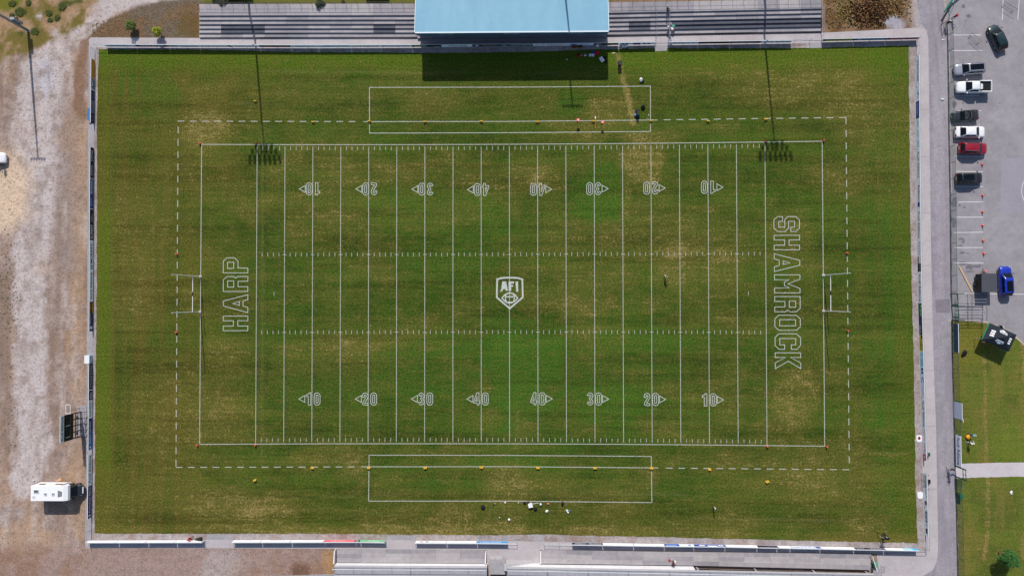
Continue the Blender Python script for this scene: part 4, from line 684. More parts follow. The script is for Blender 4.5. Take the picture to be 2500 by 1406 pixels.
def deck(x0, x1, yw, zt, label, xa=None, wall_to=None, rail=True):
    """raised platform: white front wall, deck top, bar railing on its edge"""
    zb = .35; A_, B_ = G(x0, yw(x0), zb), G(x1, yw(x1), zb); ro = thing("raised_deck", label, "platform", (A_.x, A_.y, 0), 0, "raised platforms along the bottom")
    dep = 14
    if wall_to:
        Wm = G(wall_to, yw(wall_to), zb); MB().hexa([(A_.x, A_.y, -.05), (Wm.x, Wm.y, -.05), (Wm.x, Wm.y - .25, -.05), (A_.x, A_.y - .25, -.05), (A_.x, A_.y, zt - .16), (Wm.x, Wm.y, zt - .16), (Wm.x, Wm.y - .25, zt - .16), (A_.x, A_.y - .25, zt - .16)]).build("front_wall", WWH, ro)
        bx = Vector((B_.x, B_.y - 4, 0)); MB().hexa([(Wm.x, Wm.y - .55, -.05), (B_.x, B_.y - .55, -.05), (B_.x, B_.y - .75, -.05), (Wm.x, Wm.y - .75, -.05), (Wm.x, Wm.y - .55, zt - .16), (B_.x, B_.y - .55, zt - .16), (B_.x, B_.y - .75, zt - .16), (Wm.x, Wm.y - .75, zt - .16)]).build("shade_panel", BLACK, ro)  # black panel behind the piers paints in the shade of the open bays
        for t in (.02, .35, .68, .98):
            p = Wm.lerp(B_, t); MB().box(p.x - .15, p.x + .15, p.y - .5, p.y - .15, -.05, zt - .16).build("pier", CONC2, ro)
    else:
        MB().hexa([(A_.x, A_.y, -.05), (B_.x, B_.y, -.05), (B_.x, B_.y - .25, -.05), (A_.x, A_.y - .25, -.05), (A_.x, A_.y, zt - .16), (B_.x, B_.y, zt - .16), (B_.x, B_.y - .25, zt - .16), (A_.x, A_.y - .25, zt - .16)]).build("front_wall", WWH, ro)
    n = max(1, round((x1 - x0) / 90))
    for i in range(n):
        a, b_ = A_.lerp(B_, (i + .001) / n), A_.lerp(B_, (i + .999) / n); MB().hexa([(a.x, a.y + .06, zt - .158), (b_.x, b_.y + .06, zt - .158), (b_.x, b_.y - dep, zt - .158), (a.x, a.y - dep, zt - .158), (a.x, a.y + .06, zt), (b_.x, b_.y + .06, zt), (b_.x, b_.y - dep, zt), (a.x, a.y - dep, zt)]).build("deck_slab", DECK, ro)
    if rail:
        rr = thing("bar_railing", "steel bar railing on the edge of " + label.split(" platform")[0] + " platform", "railing", (A_.x, A_.y - .15, zt), 0, "bar railings on the platforms")
        a, b_ = A_ + Vector((0, -.12, 0)), B_ + Vector((0, -.12, 0)); a.z = b_.z = zt; Ln = (b_ - a).length
        MB().tube([a + Zv * 1.1, b_ + Zv * 1.1], .045).build("top_rail", mat("rail_pale", (214, 222, 230), .5), rr); MB().tube([a + Zv * .1, b_ + Zv * .1], .025).build("bottom_rail", GALV, rr)
        npan = max(1, round(Ln / 3.2))
        for i in range(npan + 1): p = a.lerp(b_, i / npan); MB().tube([p, p + Zv * 1.1], .035, 6).build("post", GALV, rr)
        nb = int(Ln / .13); m = MB()
        for i in range(nb):
            p = a.lerp(b_, (i + .5) / nb); m.add([(p.x - .02, p.y - .012, zt + .1), (p.x + .02, p.y - .012, zt + .1), (p.x, p.y + .02, zt + .1), (p.x - .02, p.y - .012, zt + 1.1), (p.x + .02, p.y - .012, zt + 1.1), (p.x, p.y + .02, zt + 1.1)], [(0, 1, 4, 3), (1, 2, 5, 4), (2, 0, 3, 5)])
        m.build("bars", GALV, rr)['kind'] = 'stuff'
    return ro
yl = lambda x: interp([(815, 1340), (1192, 1341.5)], x); yl2 = lambda x: interp([(815, 1373), (1192, 1375)], x)
lower_terrace(822, 1184, yl, yl2, "low grey stepped terrace left of the middle stairs", 0, 0)
deck(822, 1190, lambda x: interp([(815, 1372.5), (1192, 1374.5)], x), 1.75, "left platform behind the low terrace with white front wall")
yr = lambda x: interp([(1322, 1341.5), (1600, 1346), (2140, 1351)], x); yr2 = lambda x: interp([(1322, 1375.5), (1690, 1380.5), (2130, 1391.5)], x)
lower_terrace(1322, 2126, yr, yr2, "long low grey stepped terrace right of the middle stairs", 0, 0)
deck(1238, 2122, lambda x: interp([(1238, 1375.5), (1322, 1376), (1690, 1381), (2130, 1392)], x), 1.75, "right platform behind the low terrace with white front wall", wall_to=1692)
# side walls of the terraces and the middle stairs
def wallseg(p, q, z0, z1, th, nm, label, m, cat="wall"):
    d = (q - p).normalized(); n_ = Vector((-d.y, d.x, 0)) * th / 2; o = tag(MB().hexa([(v.x, v.y, -.03) for v in (p - n_, q - n_, q + n_, p + n_)] + [(p.x - n_.x, p.y - n_.y, z0), (q.x - n_.x, q.y - n_.y, z1), (q.x + n_.x, q.y + n_.y, z1), (p.x + n_.x, p.y + n_.y, z0)]).build(nm, m), label, cat); return o
wallseg(G(820, 1339), G(820, 1368), .9, 1.3, .16, "side_wall", "white sloping side wall at the left end of the low terrace", WWH); wallseg(G(1186.5, 1344), G(1186, 1369), .85, 1.2, .18, "side_wall", "white side wall left of the middle stairs", WWH); wallseg(G(1320, 1344), G(1320, 1370), .4, .95, .16, "side_wall", "white side wall right of the middle stairs", WWH)
struct(flat("stairs_court", [(1189, 1341), (1318, 1341), (1318, 1378), (1189, 1378)], .02, CONC, thick=.05))
ro = thing("middle_stairs", "concrete stairs climbing to the platform between the low terraces", "stairs", G(1262, 1368))
for k in range(11):
    x = G(1300 - k * 6.2, 1366); MB().box(x.x - .42, x.x, G(1260, 1371).y - .7, G(1260, 1367).y, -.02, .17 * (k + 1)).build("step", DECK, ro)
rail_run([G(1195, 1357, .02), G(1210, 1357.3, .02), G(1228, 1357.6, .02)], 1.1, "short grey railing beside the middle stairs", name="stair_railing", mid=3, m=GALV)
ro = thing("stair_landing", "small concrete landing beside the middle stairs", "landing", G(1212, 1372)); a, b_ = G(1196, 1360), G(1234, 1392); MB().box(a.x, b_.x, b_.y, a.y, -.02, 1.55).build("landing_block", CONC2, ro)
struct(flat("ground_behind_deck", [(640, 1440), (640, 1406), (815, 1400), (2150, 1425), (2150, 1440)], -.004, CONC2))
# open rail stretches beside the middle gate and right-end screen
ro = thing("end_screen", "pale framed green glazed screen closing the right end of the terrace", "screen", G(2124, 1352)); a, b_ = G(2122, 1352), G(2126, 1383)
for t in (0, .5, 1): p = a.lerp(b_, t); MB().tube([p, p + Zv * (1.1 + .9 * t)], .05, 6).build("post", mat("rail_pale", (214, 222, 230), .5), ro)
MB().tube([a + Zv * 1.1, b_ + Zv * 2.0], .05, 6).build("top_rail", mat("rail_pale", (214, 222, 230), .5), ro); GLS = mat("green_glazing", (60, 110, 100), .2, alpha=.75)
MB().add([a.lerp(b_, .35) + Zv * .1, b_ + Zv * .1, b_ + Zv * 1.9, a.lerp(b_, .35) + Zv * 1.35], [(0, 1, 2, 3)]).build("pane", GLS, ro)
def wheelie(px_, py_, label, c=(60, 130, 100)):
    p = G(px_, py_); ro = thing("wheelie_bin", label, "bin", p); m = mat("bin_green_%d" % c[0], c, .5)
    MB().hexa([(p.x - .22, p.y - .25, .08), (p.x + .22, p.y - .25, .08), (p.x + .22, p.y + .25, .08), (p.x - .22, p.y + .25, .08), (p.x - .28, p.y - .34, 1.0), (p.x + .28, p.y - .34, 1.0), (p.x + .28, p.y + .34, 1.0), (p.x - .28, p.y + .34, 1.0)]).build("tub", m, ro)
    MB().hexa([(p.x - .3, p.y - .38, 1.005), (p.x + .3, p.y - .38, 1.005), (p.x + .3, p.y + .36, 1.005), (p.x - .3, p.y + .36, 1.005), (p.x - .27, p.y - .34, 1.09), (p.x + .27, p.y - .34, 1.09), (p.x + .27, p.y + .32, 1.09), (p.x - .27, p.y + .32, 1.09)]).build("lid", m, ro)
    for s in (-1, 1): MB().tube([(p.x + s * .2, p.y + .3, .1), (p.x + s * .27, p.y + .3, .1)], .1, 10).build("wheel", BLACK, ro)
wheelie(2131, 1372, "pale green wheelie bin behind the terrace end screen", (96, 160, 134))
rail_run([G(2150, 1379, .01), G(2158, 1380, .01)], 1.0, "short railing right of the terrace end screen", name="stair_railing", mid=3, m=GALV)
a, b_ = G(2128, 1385), G(2150, 1420); tag(MB().box(a.x, b_.x, b_.y, a.y, -.02, .5).build("entry_block", CONC2), "low concrete block at the right end of the lower platform", "block")

# ================================================================ ROADSIDE FENCE
FGREEN = mat("fence_green", (30, 84, 70), .5); FDARK = mat("fence_dark", (40, 50, 48), .6)
MESHM = mat("chain_link", (70, 96, 92), .6, alpha=.28)
def mesh_pattern(m):
    n = m.node_tree; b = n.nodes["Principled BSDF"]; tc = n.nodes.new("ShaderNodeTexCoord"); wv = n.nodes.new("ShaderNodeTexChecker"); wv.inputs["Scale"].default_value = 14
    mp = n.nodes.new("ShaderNodeMapping"); mp.inputs["Rotation"].default_value = (.785, .3, .4); n.links.new(tc.outputs["Object"], mp.inputs[0]); n.links.new(mp.outputs[0], wv.inputs["Vector"])
    r = n.nodes.new("ShaderNodeMapRange"); r.inputs[3].default_value = .16; r.inputs[4].default_value = .4; n.links.new(wv.outputs["Fac"], r.inputs[0]); n.links.new(r.outputs[0], b.inputs["Alpha"])
mesh_pattern(MESHM)
def fence(ys_, h, label, m=MESHM):
    p0 = G(fx(ys_[0]), ys_[0]); ro = thing("mesh_fence", label, "fence", p0, 0, "green mesh fence along the road"); ps = [G(fx(y), y) for y in ys_]
    for p in ps: MB().tube([p - Zv * .03, p + Zv * h], .04, 6).build("post", FGREEN, ro)
    MB().tube([p + Zv * h for p in ps], .022, 5).build("top_wire", FGREEN, ro); MB().tube([p + Zv * .06 + Vector((-.05, 0, 0)) for p in ps], .06, 5).build("kerb_board", FDARK, ro)
    for a, b_ in zip(ps[:-1], ps[1:]): MB().add([a + Zv * .08, b_ + Zv * .08, b_ + Zv * h, a + Zv * h], [(0, 1, 2, 3)]).build("mesh_panel", m, ro)
fence([62, 88, 127, 167, 205, 243, 282, 321, 360, 399, 438, 477, 516, 555, 594, 634, 673, 713], 1.55, "green mesh fence between the road and the car park")
fence([783, 822, 862, 900, 939, 978, 1017, 1058, 1098, 1134], 1.6, "green mesh fence beside the lawn with the gazebo")
fence([1168, 1190, 1215, 1242, 1281, 1320, 1360, 1402, 1440], 1.65, "green mesh fence beside the lower lawn")
for y0, y1 in ((62, 100), (128, 205), (284, 360), (395, 470)):       # worn kerb strips beside the fence
    struct(flat("kerb_strip", [(fx(y0) + 2, y0), (fx(y0) + 5, y0), (fx(y1) + 5, y1), (fx(y1) + 2, y1)], .006, CONC))
# turnstile gate and queue rails
ro = thing("turnstile_gate", "green steel portal gate with three uprights at the car park corner", "gate", G(2323, 750))
gp = [G(2321, 717), G(2323, 747), G(2323.5, 781)]
for p in gp:
    MB().box(p.x - .09, p.x + .09, p.y - .09, p.y + .09, -.03, 1.6).build("upright", FGREEN, ro); q = p + Vector((1.0, 0, 0)); MB().box(q.x - .06, q.x + .06, q.y - .06, q.y + .06, -.03, 1.55).build("upright", FGREEN, ro)
    MB().box(p.x - .09, q.x + .06, p.y - .07, p.y + .07, 1.602, 1.7).build("cross_beam", FGREEN, ro)
MB().tube([gp[0] + Zv * 1.75, gp[2] + Zv * 1.75], .06, 6).build("top_beam", FGREEN, ro)
MB().add([gp[0] + Zv * .1, gp[2] + Zv * .1, gp[2] + Zv * 1.55, gp[0] + Zv * 1.55], [(0, 1, 2, 3)]).build("mesh_leaf", mat("gate_mesh", (60, 130, 110), .5, alpha=.35), ro)
for yy, y2, x1, lb in ((731, 738, 2398, "upper of the three steel queue rails beside the turnstile gate"), (759, 766, 2398, "middle of the three steel queue rails beside the turnstile gate"), (776, 782, 2396, "lowest of the three steel queue rails beside the turnstile gate")):
    ro = thing("queue_rail", lb, "railing", G(2330, yy), 0, "steel queue rails by the turnstile gate")
    loop = [G(2331, yy), G(x1, yy), G(x1, y2), G(2331, y2)]; MB().tube([p + Zv * 1.15 for p in loop], .035).build("top_rail", GALV, ro); MB().tube([p + Zv * .6 for p in loop], .025).build("middle_rail", GALVD, ro)
    for p in (loop[0], G(2362, yy), loop[1], loop[2], G(2362, y2), loop[3]): MB().tube([p - Zv * .03, p + Zv * 1.15], .035, 6).build("post", GALVD, ro)
ro = thing("cross_bars", "two thin steel bars laid across the queue rails", "railing", G(2362, 717))
for x in (2361, 2397): MB().tube([G(x, 718) + Zv * 1.2, G(x, 782) + Zv * 1.2], .04, 6).build("bar", GALVD, ro); MB().tube([G(x, 718), G(x, 718) + Zv * 1.2], .035, 6).build("post", GALVD, ro)
# banners hung on the fence
def fence_banner(y0, y1, z0, z1, bg, prints, label): board(G(fx(y0) - 1.2, y0), G(fx(y1) - 1.2, y1), z0, z1, bg, prints, label, (-1, 0, 0), group="banners hung on the road fence", name="fence_banner", extra=.006)
fence_banner(789, 859, .55, 1.75, (20, 58, 76), [('e', .05, .07, .9, .97, (150, 170, 180)), ('e', .5, .52, .5, .6, (150, 170, 180))], "dark teal banner on the fence beside the black sack")
fence_banner(979, 1019, .0 + .05, 2.2, (186, 192, 206), lines((170, 176, 190), 1, .0, 1, .1, .2), "plain grey panel standing against the road fence"); fence_banner(1059, 1134, .45, 1.75, (222, 222, 234), AA, "white two-word banner on the fence above the footpath gate")
board(G(2332, 1017), G(2332.5, 1026), 1.3, 1.95, (24, 110, 80), [('e', .2, .8, .2, .8, Wt)], "small green sign with a white disc beside the grey panel", (-1, 0, 0), group=None, name="small_sign", extra=.006)
# footpath gate
ro = thing("footpath_gate", "tall green portal gate where the footpath meets the road", "gate", G(2331, 1150)); a, b_ = G(2331, 1136.5), G(2332, 1162)
for p in (a, b_): MB().box(p.x - .08, p.x + .08, p.y - .08, p.y + .08, -.03, 2.75).build("upright", FGREEN, ro)
for z in (2.0, 2.68): MB().tube([a + Zv * z, b_ + Zv * z], .05, 6).build("cross_beam", FDARK, ro)
m_ = a.lerp(b_, .5); MB().tube([m_ + Zv * 2.0, m_ + Zv * 2.68], .04, 6).build("strut", FDARK, ro)
q = b_ + Vector((.75, -1.2, 0)); c_ = b_ + Vector((.0, -.0, 0)); MB().add([b_ + Vector((.02, -.1, .1)), G(2333.5, 1186) + Zv * .1, G(2333.5, 1186) + Zv * 1.6, b_ + Vector((.02, -.1, 1.6))], [(0, 1, 2, 3)]).build("gate_leaf", mat("gate_mesh", (60, 130, 110), .5, alpha=.35), ro)
MB().tube([b_ + Vector((.02, -.1, 1.62)), G(2333.5, 1186) + Zv * 1.62], .03, 6).build("leaf_rail", mat("leaf_rail_pale", (120, 180, 160), .5), ro)
wheelie(2338, 1207, "green bin with pale lid behind the footpath gate", (40, 110, 84))
# swing gate at the top of the road
ro = thing("road_gate", "green and brown mesh swing gate open across the top of the road", "gate", G(2312, 62)); pa, pb = G(2303, 40, 0), G(2293, 64, 0); hg = G(2316, 10)
MB().add([G(2315, 18, 0), G(2297, 62, 0), G(2297, 62, 1.7), G(2315, 18, 1.7)], [(0, 1, 2, 3)]).build("mesh_leaf", mat("brown_mesh", (120, 96, 90), .7, alpha=.35), ro)
for z in (.1, 1.7): MB().tube([G(2315, 18, 0) + Zv * z, G(2297, 62, 0) + Zv * z], .04, 6).build("leaf_rail", FDARK if z < 1 else FGREEN, ro)
for p in (G(2315, 18), G(2297, 62)): MB().tube([p, p + Zv * 1.75], .05, 6).build("upright", FGREEN, ro)
ro = thing("green_rail", "thick green rail running off the top edge beside the road gate", "railing", G(2318, 10)); MB().tube([G(2306, 30, 1.0), G(2316, 14, 1.0), G(2330, -8, 1.0), G(2350, -25, 1.0)], .14, 8).build("rail", mat("rail_green", (24, 120, 100), .5), ro)
for p in (G(2316, 14), G(2330, -8)): MB().tube([p, p + Zv * 1.0], .06, 6).build("post", FGREEN, ro)

# ================================================================ VEHICLES
GLASS = mat("car_glass", (18, 24, 32), .12, spec=.18); TYRE = mat("tyre", (18, 18, 19), .9); RIM = mat("rim", (150, 152, 158), .35, .7); LAMP = mat("lamp_clear", (210, 214, 220), .15); LAMPR = mat("lamp_red", (150, 20, 24), .2); PLATE = mat("number_plate", (225, 225, 220), .5); TRIM = mat("black_trim", (20, 20, 22), .6)
def paint(nm, c, metal=.0): return mat("paint_" + nm, c, .28, metal, spec=.5, coat=.6)
def loft(m, rings, mi=0, caps=True):
    n = len(rings[0]); o = len(m.v)
    for r in rings: m.v += [tuple(p) for p in r]
    for i in range(len(rings) - 1):
        for k in range(n): m.f.append((o + i * n + k, o + i * n + (k + 1) % n, o + (i + 1) * n + (k + 1) % n, o + (i + 1) * n + k)); m.mi.append(mi)
    if caps: m.f.append(tuple(o + k for k in reversed(range(n)))); m.f.append(tuple(o + (len(rings) - 1) * n + k for k in range(n))); m.mi += [mi, mi]
def rring(x0, x1, hw, z, r=.22, n=4, dz=0):
    return [(x, y, z + dz * (1 - abs(y) / hw)) for x, y in rrect(x0, x1, -hw, hw, r, n)]
def wheel_set(root, xs_, hw, r=.33, tw=.22):
    for x in xs_:
        for s in (-1, 1):
            wl = MB().tube([(x, s * (hw - tw), r), (x, s * (hw - tw * .1), r), (x, s * hw, r)], [r, r, r * .9], 18).build("wheel", TYRE, root, local=True)
            MB().tube([(x, s * (hw - .01), r), (x, s * (hw + .012), r)], [r * .66, r * .58], 14).build("rim", RIM, wl, local=True)
def car(px_, py_, ang, label, pm, L=4.4, W=1.8, H=1.5, style='hatch', sunroof=None, rails=False, group="cars parked in the car park", zc=.7):
    """px_,py_: centre of the car's footprint on the ground; ang: heading in the picture's plane (degrees, 0 = right, 90 = up)"""
    p = G(px_, py_); root = thing("parked_car" if group else "moving_car", label, "car", (p.x, p.y, 0.004), math.radians(ang), group)
    hw = W / 2; belt = H * .62; f = L / 2; hood = belt - .06; nose = belt - .2
    st = {'hatch': (-.47, -.33, .12, .30), 'suv': (-.49, -.40, .10, .27), 'saloon': (-.37, -.22, .10, .27), 'pickup': (-.12, -.08, .14, .27), 'conv': (-.20, -.12, .08, .2)}[style]
    tail = {'hatch': belt - .02, 'suv': belt, 'saloon': belt - .02, 'pickup': belt - .02, 'conv': belt - .03}[style]
    S = [(-f, .78, .32, tail - .22), (-f + .05, .9, .25, tail - .1), (-f + .22, .97, .2, tail), (-f + .7, 1, .18, tail), (-.1 * L, 1, .18, belt), (.12 * L, 1, .18, belt), (st[3] * L, .99, .18, hood), (f - .55, .97, .2, hood - .07), (f - .22, .9, .24, nose), (f - .05, .76, .28, nose - .14), (f, .62, .34, nose - .26)]
    rings = []
    for x, k, zl, zt in S:
        w_2 = hw * k; half = [(w_2 * .8, zl), (w_2 * .97, zl + .1), (w_2, zl + .3 * (zt - zl)), (w_2 * .985, zl + .72 * (zt - zl)), (w_2 * .93, zt - .05), (w_2 * .8, zt), (w_2 * .4, zt + .025)]
        rings.append([(x, y, z) for y, z in half] + [(x, -y, z) for y, z in reversed(half)])
    b = MB(); loft(b, rings); body = b.build("body", pm, root, local=True, smooth=True)
    xr0, xr1, xf1, xf0 = [v * L for v in st]; cw = hw * .9; tw = hw * .7
    if style != 'conv':
        c = MB(); loft(c, [rring(xr0, xf0, cw, belt - .04, .2), rring(xr0 + (xr1 - xr0) * .5, xf0 + (xf1 - xf0) * .5, (cw + tw) / 2 * 1.02, belt - .045 + (H - belt) * .5, .2), rring(xr1, xf1, tw, H - .05, .2), rring(xr1 + .1, xf1 - .12, tw - .1, H, .16)])
        cab = c.build("cabin", pm, root, local=True, smooth=True)
        def lp(t, s): return (xr0 + (xr1 - xr0) * t, xf0 + (xf1 - xf0) * t, cw + (tw - cw) * t, belt - .04 + (H - belt - .01) * t)
        a0, a1 = lp(.08, 1), lp(.97, 1)
        e = .03
        MB().add([(a0[1] + e, -a0[2] * .86, a0[3]), (a0[1] + e, a0[2] * .86, a0[3]), (a1[1] + e, a1[2] * .84, a1[3] + .01), (a1[1] + e, -a1[2] * .84, a1[3] + .01)], [(0, 1, 2, 3)]).build("windscreen", GLASS, root, local=True)
        MB().add([(a0[0] - e, -a0[2] * .84, a0[3]), (a0[0] - e, a0[2] * .84, a0[3]), (a1[0] - e, a1[2] * .82, a1[3] + .01), (a1[0] - e, -a1[2] * .82, a1[3] + .01)], [(0, 1, 2, 3)]).build("rear_window", GLASS, root, local=True)
        b0, b1 = lp(.2, 1), lp(.82, 1); nwin = 2 if style != 'pickup' else 1
        for s in (-1, 1):
            for k in range(nwin):
                u0, u1 = (.1 + k * .42, .49 + k * .41) if nwin == 2 else (.08, .92)
                X0, X1 = b0[0] + (b0[1] - b0[0]) * u0, b0[0] + (b0[1] - b0[0]) * u1; Y0, Y1 = b1[0] + (b1[1] - b1[0]) * u0, b1[0] + (b1[1] - b1[0]) * u1
                MB().add([(X0, s * (b0[2] + .02), b0[3]), (X1, s * (b0[2] + .02), b0[3]), (Y1, s * (b1[2] + .035), b1[3]), (Y0, s * (b1[2] + .035), b1[3])], [(0, 1, 2, 3)]).build("side_window", GLASS, root, local=True)
        if sunroof: MB().box(xr1 + sunroof[0] * (xf1 - xr1), xr1 + sunroof[1] * (xf1 - xr1), -tw * .72, tw * .72, H + .001, H + .008).build("sunroof", GLASS, root, local=True)
        if rails:
            for s in (-1, 1): MB().tube([(xr1 + .15, s * (tw - .03), H + .02), (xf1 - .2, s * (tw - .03), H + .02)], .025, 6).build("roof_rail", RIM, root, local=True)
    else:
        c = MB(); loft(c, [rring(xr0, xf1 + .05, cw * .93, belt + .012, .15), rring(xr0 + .04, xf1, cw * .9, belt + .02, .12)]); c.build("cockpit", TRIM, root, local=True)
        c = MB(); loft(c, [rring(xr0 - .35, xr0 + .25, cw * .9, belt, .12), rring(xr0 - .3, xr0 + .2, cw * .84, belt + .1, .12)]); c.build("folded_hood", TRIM, root, local=True)
        MB().tube([(xr0 + .22, -cw * .8, belt + .02), (xr0 + .1, -cw * .7, belt + .2), (xr0 + .05, 0, belt + .24), (xr0 + .1, cw * .7, belt + .2), (xr0 + .22, cw * .8, belt + .02)], .04, 6).build("roll_bar", RIM, root, local=True)
        MB().add([(xf0 + .1, -cw * .85, belt), (xf0 + .1, cw * .85, belt), (xf1 + .05, cw * .78, H * .86), (xf1 + .05, -cw * .78, H * .86)], [(0, 1, 2, 3)]).build("windscreen", GLASS, root, local=True)
        for s in (-1, 1): MB().box(.02 * L - .3, .02 * L + .2, s * .38 - .24, s * .38 + .24, belt - .02, belt + .06).build("seat", mat("seat_dark", (52, 56, 60), .7), root, local=True)
    if style == 'pickup':
        x0, x1 = -f + .12, xr0 - .1; q = MB()
        q.box(x0 + .08, x1, -hw * .8, hw * .8, tail + .03, tail + .034); q.build("load_bed", TRIM, root, local=True)
        for s in (-1, 1): MB().box(x0, x1, s * hw * .9 - .07, s * hw * .9 + .07, tail - .02, tail + .26).build("bed_side", pm, root, local=True)
        MB().box(x0 - .02, x0 + .08, -hw * .82, hw * .82, tail - .02, tail + .25).build("tailgate", pm, root, local=True); MB().tube([(x1 - .05, -hw * .8, tail + .2), (x1 - .15, -hw * .72, H - .1), (x1 - .15, hw * .72, H - .1), (x1 - .05, hw * .8, tail + .2)], .035, 6).build("sport_bar", TRIM, root, local=True)
    wheel_set(root, (-L * .3, L * .31), hw * 1.005)
    for s in (-1, 1):
        y = s * hw * .62; MB().hexa([(f - .34, y - .2, nose - .2), (f - .05, y - .18, nose - .2), (f - .08, y + .15, nose - .2), (f - .42, y + .2, nose - .2), (f - .42, y - .18, nose + .02), (f - .14, y - .14, nose - .06), (f - .2, y + .14, nose - .04), (f - .55, y + .19, nose + .03)]).build("headlight", LAMP, root, local=True)
        MB().box(-f - .01, -f + .12, y - .2, y + .16, tail - .24, tail - .06).build("tail_light", LAMPR, root, local=True)
        xm = st[3] * L - .18; MB().hexa([(xm, s * (hw - .02), belt), (xm + .14, s * (hw - .02), belt), (xm + .1, s * (hw + .2), belt + .02), (xm - .02, s * (hw + .2), belt + .02), (xm, s * (hw - .02), belt + .1), (xm + .14, s * (hw - .02), belt + .1), (xm + .1, s * (hw + .2), belt + .16), (xm - .02, s * (hw + .2), belt + .16)]).build("wing_mirror", pm, root, local=True)
    MB().box(f - .12, f + .015, -hw * .5, hw * .5, .38, .52).build("grille", TRIM, root, local=True); MB().box(f + .016, f + .03, -.26, .26, .4, .5).build("number_plate", PLATE, root, local=True); MB().box(-f - .02, -f - .004, -.26, .26, .6, .7).build("number_plate", PLATE, root, local=True)
    return root
def gz(px_, py_, z): q = 1 - z / 110.2; return 1280 + (px_ - 1280) * q, 730 + (py_ - 730) * q     # footprint below a point seen at height z
car(*gz(2368, 168, .8), 184, "silver estate car with dark glass roof, topmost of the parked row", paint("silver", (172, 175, 188), .3), 4.75, 1.84, 1.5, 'suv', (.05, .95), True)
car(*gz(2377, 213, .8), 180, "white pickup truck with an open black load bed", paint("white", (248, 248, 250)), 5.3, 1.88, 1.78, 'pickup')
car(*gz(2357.5, 282.5, .7), 184, "black open-top sports car below the white pickup", paint("black", (44, 46, 52)), 4.1, 1.74, 1.3, 'conv')
car(*gz(2370, 322, .8), 0, "white saloon car between the open-top and the red car", paint("white", (248, 248, 250)), 4.75, 1.82, 1.46, 'saloon')
car(*gz(2377, 362, .8), -2, "dark red family car below the white saloon", paint("red", (150, 18, 40)), 4.4, 1.82, 1.6, 'suv', None, True)
car(*gz(2368, 435, .8), 1, "black hatchback, lowest of the parked row", paint("black2", (30, 32, 36)), 4.15, 1.76, 1.55, 'suv', (.1, .9))
car(*gz(2456, 686, .8), 92, "bright blue car with dark roof panel beside the black trailer", paint("blue", (22, 50, 170)), 4.7, 1.86, 1.66, 'suv', (.1, .8), group="cars parked in the car park")
car(*gz(2437, 92, .8), 114, "dark green car driving through the upper car park", paint("dark_green", (34, 52, 54)), 4.3, 1.82, 1.5, 'hatch', group=None)
car(*gz(-22, 386, .9), 2, "white car cut off by the left edge of the picture", paint("white", (248, 248, 250)), 4.5, 1.82, 1.6, 'suv', group=None).name = "parked_car"
# camper van
p = G(158, 1192); root = thing("camper_van", "white coachbuilt camper van with black cab on the gravel", "camper van", (p.x, p.y, 0))
RVW = mat("camper_white", (250, 250, 252), .4, spec=.4); RVG = mat("camper_grey", (130, 134, 140), .4)
m = MB(); side = [(-3.55, .5), (1.5, .5), (1.5, 1.5), (2.35, 2.15), (2.25, 2.55), (1.7, 2.85), (-3.5, 2.88), (-3.6, 2.7)]
loft(m, [[(x * (1 if k == 1.0 else .995), y, z) for x, z in side] for y, k in ((-1.17, 1), (-1.12, 1.0), (1.12, 1.0), (1.17, 1))]); hb = m.build("living_body", RVW, root, local=True)
cabp = paint("black", (44, 46, 52)); m = MB()
rings = []
for x, hw_, zl, zt in [(1.3, 1.0, .4, 1.55), (1.9, 1.0, .38, 1.6), (2.35, .98, .38, 1.5), (2.9, .95, .4, 1.2), (3.3, .86, .42, 1.02), (3.55, .62, .5, .8)]:
    half = [(hw_ * .85, zl), (hw_, zl + .15), (hw_, zl + .6 * (zt - zl)), (hw_ * .9, zt - .04), (hw_ * .6, zt)]; rings.append([(x, y, z) for y, z in half] + [(x, -y, z) for y, z in reversed(half)])
loft(m, rings); m.build("cab", cabp, root, local=True, smooth=True)
m = MB(); loft(m, [rring(1.2, 2.9, .93, 1.2, .12), rring(1.2, 2.3, .8, 2.05, .12)]); m.build("cab_top", cabp, root, local=True, smooth=True)
MB().add([(2.86, -.8, 1.28), (2.86, .8, 1.28), (2.38, .72, 2.0), (2.38, -.72, 2.0)], [(0, 1, 2, 3)]).build("windscreen", GLASS, root, local=True)
for s in (-1, 1):
    MB().add([(1.75, s * .96, 1.3), (2.6, s * .95, 1.3), (2.25, s * .86, 1.9), (1.75, s * .86, 1.9)], [(0, 1, 2, 3)]).build("side_window", GLASS, root, local=True)
    MB().hexa([(3.2, s * .75 - .14, .8), (3.42, s * .7 - .12, .78), (3.36, s * .7 + .1, .78), (3.1, s * .78 + .1, .82), (3.0, s * .75 - .14, 1.02), (3.3, s * .7 - .12, .95), (3.25, s * .7 + .1, .95), (2.95, s * .78 + .1, 1.05)]).build("headlight", LAMP, root, local=True)
    MB().box(2.3, 2.5, s * 1.16 - .1, s * 1.16 + .1, 1.3, 1.62).build("wing_mirror", TRIM, root, local=True)
MB().box(3.3, 3.6, -.5, .5, .72, .86).build("grille", RVW, root, local=True)
for x0, x1, y0, y1 in ((-3.0, -2.2, .05, .62), (-1.35, -.9, -.3, .12), (-.1, .32, -.3, .12)):
    h = MB().box(x0, x1, y0, y1, 2.885, 2.96).build("roof_hatch", mat("hatch_white", (214, 216, 218), .4), root, local=True); MB().box(x0 + .12, x1 - .1, y0 + .14, y1 - .1, 2.962, 2.99).build("pane", mat("hatch_smoke", (90, 92, 92), .3), h, local=True)
MB().box(-3.2, -2.8, -.75, -.35, 2.885, 2.93).build("roof_vent", mat("hatch_white", (214, 216, 218), .4), root, local=True)
